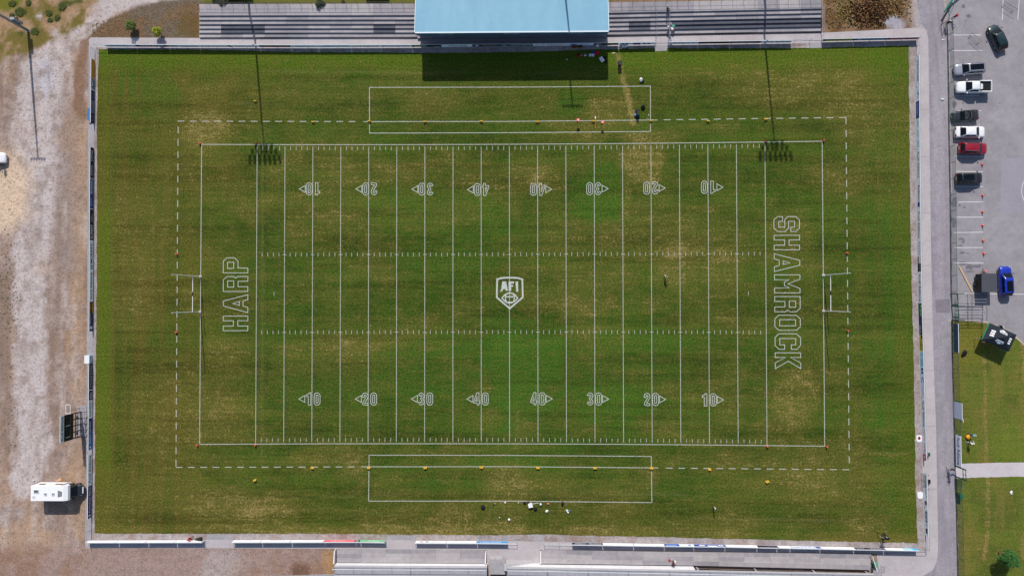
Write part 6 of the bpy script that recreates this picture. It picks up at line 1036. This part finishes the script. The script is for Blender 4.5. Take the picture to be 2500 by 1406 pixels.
# line marking machine
p = G(1524, 114); root = thing("line_marker", "white wheeled line marking machine parked against the boards", "machine", p, math.radians(2)); MB().hexa([(-.45, -.28, .25), (.5, -.28, .25), (.5, .28, .25), (-.45, .28, .25), (-.4, -.24, .62), (.42, -.24, .62), (.42, .24, .62), (-.4, .24, .62)]).build("tank", Wc, root, local=True)
for x in (-.55, .4):
    for s in (-1, 1): MB().tube([(x, s * .32, .16), (x, s * .4, .16)], .16, 12).build("wheel", Wc if x < 0 else TYRE, root, local=True)
for s in (-1, 1): MB().tube([(.4, s * .2, .5), (1.2, s * .2, .95), (1.35, s * .2, .98)], .025, 6).build("handle", Wc, root, local=True)
MB().tube([(-.1, 0, .63), (-.1, 0, .7)], .12, 10).build("filler_cap", GALV, root, local=True); MB().box(-.85, -.6, -.12, .28, .1, .3).build("spray_head", Wc, root, local=True)
# camera tripod
p = G(2150, 1305); root = thing("camera_tripod", "black video camera on a tall tripod at the lower right corner", "camera", p)
for a_ in (.4, 2.5, 4.6): MB().tube([(math.cos(a_) * .75, math.sin(a_) * .75, 0), (math.cos(a_) * .1, math.sin(a_) * .1, 1.65)], .035, 5).build("leg", TRIM, root, local=True)
m = MB(); m.box(-.32, .26, -.14, .14, 1.66, 1.98); m.build("camera_body", TRIM, root, local=True); MB().tube([(.26, 0, 1.82), (.5, 0, 1.82)], .1, 10).build("lens", TRIM, root, local=True); MB().tube([(-.2, 0, 1.7), (-.85, .25, 1.45)], .022, 5).build("pan_bar", GALV, root, local=True); MB().box(-.1, .1, .16, .34, 1.7, 1.9).build("monitor", GALV, root, local=True)
person(2153.5, 1301, -70, "camera operator in dark clothes behind the tripod", cloth("charcoal", (48, 50, 56)), Bc, 'reach', hair=HAIRD)

# ================================================================ SCOREBOARD, GAZEBO AND OTHER FURNITURE
p = G(206, 1030); root = thing("scoreboard", "tall black scoreboard on a steel frame behind the left barrier", "scoreboard", p); SB = mat("score_black", (34, 34, 36), .6); SBR = mat("score_frame", (60, 56, 54), .6); y0s, y1s = G(203, 1063).y, G(203, 1004).y; xb = p.x
MB().box(G(189, 1030).x, G(211, 1030).x, G(200, 1066).y, G(200, 990).y, -.02, .12).build("plinth", CONC2, root)
for y in np.linspace(y0s, y1s, 5): MB().box(xb - .5, xb - .38, y - .05, y + .05, .1, 4.5).build("upright", SBR, root); MB().tube([(xb + .7, y, .12), (xb - .3, y, 2.6)], .04, 5).build("stay", SBR, root)
for z in (.5, 1.1, 1.7, 2.3): MB().box(xb - .37, xb - .3, y0s, y1s, z - .05, z + .05).build("cross_rail", SBR, root)
MB().box(xb - .36, xb - .2, y0s - .1, y1s + .1, 2.5, 4.62).build("score_panel", SB, root)
for ya, yb2 in ((.12, .42), (.58, .88)): a_, b__ = y0s + (y1s - y0s) * ya, y0s + (y1s - y0s) * yb2; MB().box(xb - .195, xb - .15, a_, b__, 3.2, 4.3).build("score_window", BLACK, root); MB().box(xb - .148, xb - .14, a_, b__, 3.15, 3.22).build("window_sill", mat("sill_ochre", (130, 106, 50), .6), root); MB().box(xb - .148, xb - .13, a_, a_ + .08, 3.25, 4.3).build("window_edge", Wc, root)
for k in range(4): a_ = y0s + (y1s - y0s) * (.1 + .22 * k); MB().box(xb - .295, xb - .27, a_, a_ + .42, 1.2, 1.62).build("number_plate", Wc if k % 3 else GALVD, root)
board(Vector((xb - .17, y0s - .15, 0)), Vector((xb - .17, y1s + .15, 0)), 4.66, 5.5, (216, 218, 222), AA, "grey white two-word sign on top of the scoreboard", (1, 0, 0), group=None, name="scoreboard_sign")
ro = thing("access_ladder", "white metal access frame at the upper end of the scoreboard", "ladder", (xb - .3, y1s + .2, 0))
for x_ in (xb - .75, xb - .05): MB().tube([(x_, y1s + .15, 3.4), (x_, y1s + 1.6, 3.4)], .045, 6).build("side_rail", Wc, ro); MB().tube([(x_, y1s + .6, 0), (x_, y1s + .6, 3.4)], .03, 6).build("leg", GALVD, ro)
for yy in (.2, 1.6): MB().tube([(xb - .75, y1s + yy, 3.4), (xb - .05, y1s + yy, 3.4)], .045, 6).build("rung", Wc, ro)
# gazebo
E4 = [G(2417, 788, 2.25), G(2482, 817, 2.25), G(2463.5, 858, 2.25), G(2399, 828, 2.25)]; cen = sum(E4, Vector()) / 4; apex = cen + Zv * .95; CANV = mat("canopy_black", (30, 38, 50), .7); CGR = mat("canopy_green", (60, 170, 120), .7)
root = thing("gazebo", "black pop-up gazebo with white crests on its roof on the lawn", "gazebo", (cen.x, cen.y, 0))
for i in range(4): MB().add([E4[i], E4[(i + 1) % 4], apex], [(0, 1, 2)]).build("roof_panel", CANV, root)
for i in range(4):
    a, b_ = E4[i], E4[(i + 1) % 4]; MB().add([a, b_, b_ - Zv * .32, a - Zv * .32], [(0, 1, 2, 3)]).build("valance", CGR if i == 3 else CANV, root); g = a + (cen - a) * .03; MB().tube([(g.x, g.y, -.02), (g.x, g.y, 2.2)], .035, 6).build("leg", GALV, root)
def on_roof(i, u, v, lift=.015):   # u along the eave, v from eave to apex
    a, b_ = E4[i], E4[(i + 1) % 4]; l, r = a.lerp(apex, v), b_.lerp(apex, v); return l.lerp(r, .5) + (b_ - a) * ((u - .5)) * 1.0 + Zv * lift
TEALp = (60, 150, 150); sh = [(-.13, .6), (.13, .6), (.14, .38), (0, .18), (-.14, .38)]
def roof_print(i, pts, c, lift, nm, s=1.0, cu=.5, cv=.37): MB().add([on_roof(i, cu + x * s, cv + (y - .37) * s, lift) for x, y in pts], [tuple(range(len(pts)))]).build(nm, colmat(c), root)
for i in (0, 2):
    roof_print(i, sh, (236, 238, 240), .03, "crest")
    roof_print(i, sh, (26, 32, 44) if i == 2 else (90, 96, 104), .042, "crest_field", .8); roof_print(i, [(-.12, .44), (.12, .44), (.12, .56), (-.12, .56)], (190, 196, 214) if i == 2 else (150, 154, 160), .052, "crest_text"); roof_print(i, [(-.13, .38), (.13, .38), (0, .18)], TEALp if i == 2 else (240, 240, 240), .052, "crest_base"); roof_print(i, [(.07 * math.cos(t), .33 + .06 * math.sin(t)) for t in np.linspace(0, math.tau, 14)[:-1]], (236, 238, 240), .06, "crest_ball")
for i in (1, 3):
    for k, cc in enumerate((-.13, 0, .13)): roof_print(i, [(cc - .042, .24), (cc + .042, .24), (cc + .055, .48), (cc - .03, .48)], (240, 240, 240), .03, "roof_letter")
crate(2398, 834, .3, .3, .5, (220, 176, 150), "tan box beside the left leg of the gazebo", name="cardboard_box")
p = G(2358, 682); a, b_ = G(2341, 651), G(2374, 713); d = (b_ - a).normalized(); n_ = Vector((-d.y, d.x, 0)) * .1
tag(MB().hexa([(v.x, v.y, .01) for v in (a - n_, b_ - n_, b_ + n_, a + n_)] + [(v.x, v.y, .12) for v in (a - n_, b_ - n_, b_ + n_, a + n_)]).build("timber_plank", mat("timber", (214, 176, 140), .8, noise=(3, .15, (1, .2, 1)))), "long pale timber plank lying on the tarmac by the trailer", "plank")
def crowd_barrier(c, a_, label):
    p = G(*c); root = thing("crowd_barrier", label, "barrier", p, a_, "loose steel crowd barriers"); MB().tube([(-1.1, 0, .2), (-1.1, 0, 1.1), (1.1, 0, 1.1), (1.1, 0, .2), (-1.1, 0, .2)], .022, 6).build("frame", GALVD, root, local=True)
    for i in range(1, 12): MB().tube([(-1.1 + i * .183, 0, .2), (-1.1 + i * .183, 0, 1.1)], .008, 4).build("bar", GALVD, root, local=True)
    for x in (-.8, .8): MB().tube([(x, -.35, .02), (x, 0, .2), (x, .35, .02)], .022, 5).build("foot", GALVD, root, local=True)
crowd_barrier((2376, 99), -.75, "steel crowd barrier standing beside the bay lines, near the dark green car"); crowd_barrier((2459, 22), -.55, "steel crowd barrier between two white lines at the top right")
# electrics box, bench, roadside shields
def small_box(px_, py_, w_, d_, h, c, label, name, top=None):
    p = G(px_, py_); root = thing(name, label, "box" if "box" in name else "bench", p); MB().box(-w_ / 2, w_ / 2, -d_ / 2, d_ / 2, 0, h).build("case", cloth("case_%d_%d" % (c[0], c[2]), c), root, local=True); MB().box(-w_ / 2 - .04, w_ / 2 + .04, -d_ / 2 - .04, d_ / 2 + .04, h + .002, h + .05).build("lid", top or Wc, root, local=True); return root
small_box(220.5, 876, .72, 1.25, .85, (176, 206, 226), "pale blue and white cabinet beside the left barrier gap", "storage_box")
root = small_box(221, 281, .35, 1.9, .5, (60, 110, 170), "blue and white bench behind the long navy board", "bench", mat("bench_blue", (70, 120, 180), .6))
def shield(px_, py_, label, emblem):
    p = G(px_, py_); root = thing("shield_sign", label, "sign", p, 0, "white shield signs on the road side verge"); m = MB(); m.prism([(-.42, -.45), (-.2, -.62), (.2, -.62), (.42, -.45), (.46, .3), (.3, .48), (-.3, .48), (-.46, .3)], .02, .07); m.build("plate", Wc, root, local=True)
    if emblem: MB().add([(.22 * math.cos(t), .26 * math.sin(t), .078) for t in np.linspace(0, math.tau, 16)[:-1]], [tuple(range(15))]).build("emblem", colmat((150, 30, 44)), root, local=True); MB().add([(-.08, -.18, .084), (.08, -.18, .084), (.1, .18, .084), (-.1, .18, .084)], [(0, 1, 2, 3)]).build("emblem_bar", colmat((70, 20, 40)), root, local=True)
shield(2243.5, 1069, "white shield sign with a red emblem on the right verge", True); shield(2246, 1207, "blank white shield sign on the right verge", False)
rail_run([G(2248, 1155, .01), G(2250, 1172, .01), G(2250.5, 1186, .01)], 1.0, "short black hurdle in front of the grey capitals board", name="hurdle", mid=3, m=GALVD, group=None)
ro = thing("bicycle_rack", "small dark steel rack on the walkway behind the grey capitals board", "rack", G(2263, 1172))
for yy in (1158, 1170, 1182, 1192): MB().tube([G(2262, yy), G(2262, yy, .75), G(2268, yy, .75), G(2268, yy)], .03, 5).build("hoop", GALVD, ro)
MB().tube([G(2262, 1156, .02), G(2262, 1194, .02)], .03, 5).build("base_bar", GALVD, ro); crate(2266, 1174, .35, .6, .3, (26, 28, 30), "small black case on the walkway by the rack", name="black_case")
ro = thing("steel_stool", "dark green steel stool frame at the end of the red block board", "stool", G(2263, 1107)); MB().box(G(2261, 1107).x, G(2266, 1107).x, G(2262, 1112).y, G(2262, 1103).y, .5, .55).build("seat", FGREEN, ro)
for q in ((2261.5, 1104), (2265.5, 1104), (2261.5, 1111), (2265.5, 1111)): MB().tube([G(*q), G(*q, .5)], .03, 5).build("leg", FDARK, ro)
tag(flat("plywood_offcut", [(137, 1172), (148, 1166), (149.5, 1172.5), (138.5, 1175.5)], .03, mat("plywood", (228, 176, 130), .8), thick=.03), "orange plywood offcut lying beside the camper van", "board")
p = G(83, 1172); tag(MB().ball((p.x, p.y, .1), .12, jit=.2).build("plastic_bag", Wc), "tiny white plastic bag on the gravel near the camper van", "litter"); p = G(2300, 243); tag(MB().ball((p.x, p.y, .1), (.22, .18, .1), jit=.35).build("plastic_sheet", Wc), "white plastic sheet scrap on the road edge", "litter"); p = G(2302, 99); tag(MB().ball((p.x, p.y, .05), (.26, .08, .05), jit=.25).build("plastic_bottle", Wc), "white bottle lying at the fence foot", "litter"); p = G(2468, 1202); tag(MB().ball((p.x, p.y, .08), (.2, .3, .1), jit=.35).build("paper_scrap", Wc), "pale paper scrap on the lower lawn", "litter")
# things along the top edge
p = G(577, -2); root = thing("blue_container", "blue steel container roof just showing at the top edge", "container", p); CB = mat("container_blue", (40, 70, 170), .5); MB().box(-2.2, 2.2, 0, 2.4, 0, 2.3).build("shell", CB, root, local=True)
for i in range(14): MB().box(-2.1 + i * .3, -1.95 + i * .3, .05, 2.35, 2.302, 2.34).build("roof_rib", CB, root, local=True)
p = G(838, -3); root = thing("site_sign", "small white sign board at the top edge behind the terrace", "sign", p); MB().hexa([(-.3, -.2, .1), (.3, -.35, .1), (.3, -.3, .1), (-.3, -.15, .1), (-.3, -.2, .7), (.3, -.35, .7), (.3, -.3, .7), (-.3, -.15, .7)]).build("plate", Wc, root, local=True); MB().tube([(0, -.25, 0), (0, -.25, .5)], .03, 5).build("post", GALVD, root, local=True)
p = G(922, -2); root = thing("dark_trailer", "dark flat trailer cut by the top edge behind the terrace", "trailer", p); MB().box(-1.9, 1.9, -.1, 1.6, .35, .6).build("bed", TRIM, root, local=True)
for s in (-1, 1): MB().tube([(s * .8, -.2, .3), (s * .8, -.05, .3)], .28, 14).build("wheel", TYRE, root, local=True)

# ================================================================ PLANTS
def leaf_cloud(n, shape, size, rng):
    m = MB(); lf = []
    for i in range(n):
        while True:
            x, y, z = rng.uniform(-1, 1), rng.uniform(-1, 1), rng.uniform(-1, 1); r = x * x + y * y + z * z
            if r < 1: break
        r = math.sqrt(r); k = (r ** .3) / max(r, .05) * rng.uniform(.75, 1.08); c_ = shape(x * k, y * k, z * k); a = Vector((rng.uniform(-1, 1), rng.uniform(-1, 1), rng.uniform(-.4, .4))).normalized() * size * rng.uniform(.6, 1.3); b_ = a.cross(Vector((rng.uniform(-.6, .6), rng.uniform(-.6, .6), 1))).normalized() * size * .55
        c_ = Vector(c_); m.add([c_ - a, c_ + b_, c_ + a, c_ - b_], [(0, 1, 2, 3)], rng.randrange(3))
    return m
def leafmats(nm, cols): return [mat("leaf_%s_%d" % (nm, i), c_, .7) for i, c_ in enumerate(cols)]
def plant(p, h, rx, ry, nm, label, cols, n, size, cat="tree", trunk_h=None, lobes=5, seed=1, r0=.1):
    rng = random.Random(seed); root = thing(nm, label, cat, p); th = trunk_h or h * .35; MB().tube([(0, 0, -.05), (.05, .03, th * .6), (.02, 0, h * .8)], [r0, r0 * .7, r0 * .25], 8).build("trunk", mat("bark", (96, 78, 62), .9), root, local=True)
    for k in range(5): a = k * 1.26 + rng.uniform(0, .6); MB().tube([(0, 0, th * (.7 + .1 * k)), (math.cos(a) * rx * .7, math.sin(a) * ry * .7, th + (h - th) * (.35 + .1 * k))], [r0 * .45, r0 * .12], 5).build("limb", mat("bark", (96, 78, 62), .9), root, local=True)
    lb = [(0, 0, .1, .75)] + [(math.cos(a) * .55, math.sin(a) * .55, rng.uniform(-.35, .45), rng.uniform(.38, .55)) for a in [i * math.tau / lobes + rng.uniform(-.4, .4) for i in range(lobes)]]
    def sh(x, y, z): l = rng.choice(lb); return ((l[0] + x * l[3]) * rx, (l[1] + y * l[3]) * ry, th + (h - th) * (.5 + .5 * (l[2] + z * l[3])))
    leaf_cloud(n, sh, size, rng).build("crown", leafmats(nm, cols), root, local=True); return root
plant(G(2437, 1348), 4.3, 1.6, 1.15, "young_tree", "small leafy green tree on the lower lawn", [(60, 110, 44), (44, 86, 34), (82, 132, 60)], 4200, .09, trunk_h=.9, lobes=7, seed=4)
plant(G(328, 69), 2.1, .8, .95, "conifer_bush", "dark green conifer bush on the bank, left of two", [(92, 112, 44), (64, 84, 34), (124, 136, 66)], 1300, .1, "bush", .3, 6, 5, .06); plant(G(393, 84), 2.1, .75, .8, "yellow_bush", "yellow green conifer bush on the bank, right of two", [(150, 158, 36), (112, 122, 30), (184, 184, 60)], 1200, .1, "bush", .3, 6, 6, .06)
plant(G(556, 17), 2.3, 1.0, .8, "dark_shrub", "dark shrub at the back of the left terrace, left of two", [(62, 74, 40), (44, 54, 30), (84, 92, 54)], 1300, .1, "bush", .3, 6, 7, .06); plant(G(536, 11), 1.8, .8, .6, "dark_shrub", "smaller dark shrub touching the left one behind the terrace", [(62, 74, 40), (44, 54, 30), (84, 92, 54)], 800, .1, "bush", .3, 5, 17, .05); plant(G(789, 19), 2.6, .95, .85, "dark_shrub", "dark shrub at the back of the left terrace, beside the white sign", [(58, 66, 42), (42, 48, 32), (78, 82, 56)], 1300, .1, "bush", .3, 6, 8, .06)
rng = random.Random(12)
for i, (x, y, r, w8) in enumerate([(50, 30, .95, "largest, beside the mast"), (70, 8, .5, "upper of a pair near the top edge"), (120, 33, .6, "upper of a pair by the track"), (123, 50, .45, "lower of a pair by the track"), (30, 10, .6, "highest at the left corner"), (30, 38, .4, "nearest the mast box"), (152, 18, .7, "furthest right by the track"), (140, 44, .5, "right of the twin pair"), (86, 78, .7, "just below the mast foot"), (41, 46, .3, "smallest, touching the mast")]):
    plant(G(x, y), .1 + r * .08, r, r * .85, "low_shrub", "low green grass clump on the rough ground, " + w8, [(78, 92, 32), (64, 78, 28), (96, 104, 44)], int(400 + 700 * r), .07, "bush", .05, 5, 20 + i, .02)
wd = MB()      # weeds on the rough bank at the top right
for k in range(3000):
    x, y = rng.uniform(2016, 2225), rng.uniform(-12, 78)
    if y > 70 - (x - 2020) * .02 or ((x - 2190) / 30) ** 2 + ((y - 55) / 16) ** 2 < 1: continue
    dns = math.exp(-((x - 2120) / 60) ** 2 - ((y - 30) / 45) ** 2)
    if rng.random() > .25 + dns: continue
    p = G(x, y); a = rng.uniform(0, 6.3); h = rng.uniform(.08, .3) * (.5 + dns); d = Vector((math.cos(a), math.sin(a), 0)) * rng.uniform(.05, .14); wd.add([p - d, p + d, p + d * .3 + Vector((rng.uniform(-.2, .2), rng.uniform(-.25, .1), h)), p - d * .3 + Vector((rng.uniform(-.2, .2), rng.uniform(-.25, .1), h))], [(0, 1, 2, 3)], rng.choice((0, 0, 1, 2, 3) if dns > .5 else (1, 2, 2, 3)))
o = wd.build("dry_weeds", leafmats("weed", [(144, 104, 76), (176, 142, 100), (132, 122, 64), (124, 92, 68)])); o['kind'] = 'stuff'; o['label'] = "brown dry weeds covering the bank at the top right"; 
def scatter(name, label, region, n, cols, smin, smax, hk=.6):
    m = MB()
    for k in range(n):
        x, y = region(rng); p = G(x, y, -.01); s = rng.uniform(smin, smax); a0 = rng.uniform(0, 6)
        m.add([p + Vector((math.cos(a0 + t) * s * rng.uniform(.6, 1.1), math.sin(a0 + t) * s * rng.uniform(.6, 1.1), 0)) for t in (0, 1.57, 3.14, 4.71)] + [p + Vector((rng.uniform(-.3, .3) * s, rng.uniform(-.3, .3) * s, s * hk))], [(0, 1, 4), (1, 2, 4), (2, 3, 4), (3, 0, 4)], rng.randrange(len(cols)))
    o = m.build(name, [mat("%s_%d" % (name, i), c_, .95) for i, c_ in enumerate(cols)]); o['kind'] = 'stuff'; o['label'] = label
def rg_left(r):
    while True:
        x, y = r.uniform(-5, 212), r.uniform(100, 1400)
        if y < 150 and x < 190: continue
        if 50 < x < 118 and r.random() < .85: continue
        return x, y
scatter("loose_stones", "loose dark stones and clods over the gravel on the left", rg_left, 1800, [(138, 122, 114), (118, 104, 96), (160, 146, 138), (128, 108, 90)], .03, .12, .4)
scatter("stony_rubble", "stones over the bare ground at the lower left", lambda r: (r.uniform(0, 812), r.uniform(1340, 1415)), 1500, [(120, 100, 92), (150, 132, 124), (128, 96, 76), (178, 164, 158)], .04, .11, .4)
scatter("ground_tufts", "small dark weed tufts along the left track", lambda r: (abs(r.gauss(20, 14)), r.gauss(730, 50)) if r.random() < .6 else (r.gauss(20, 14), r.uniform(560, 1100)), 300, [(112, 102, 82), (128, 114, 96), (96, 92, 66)], .04, .24, .25)
scatter("bank_weeds", "short brown weeds on the bank left of the terrace", lambda r: (lambda x: (x, r.uniform(max(4, 60 - (x - 230) * .35), 90)))(r.uniform(225, 484)), 2200, [(116, 92, 66), (126, 102, 76), (104, 94, 60), (140, 114, 88)], .04, .13, .6)
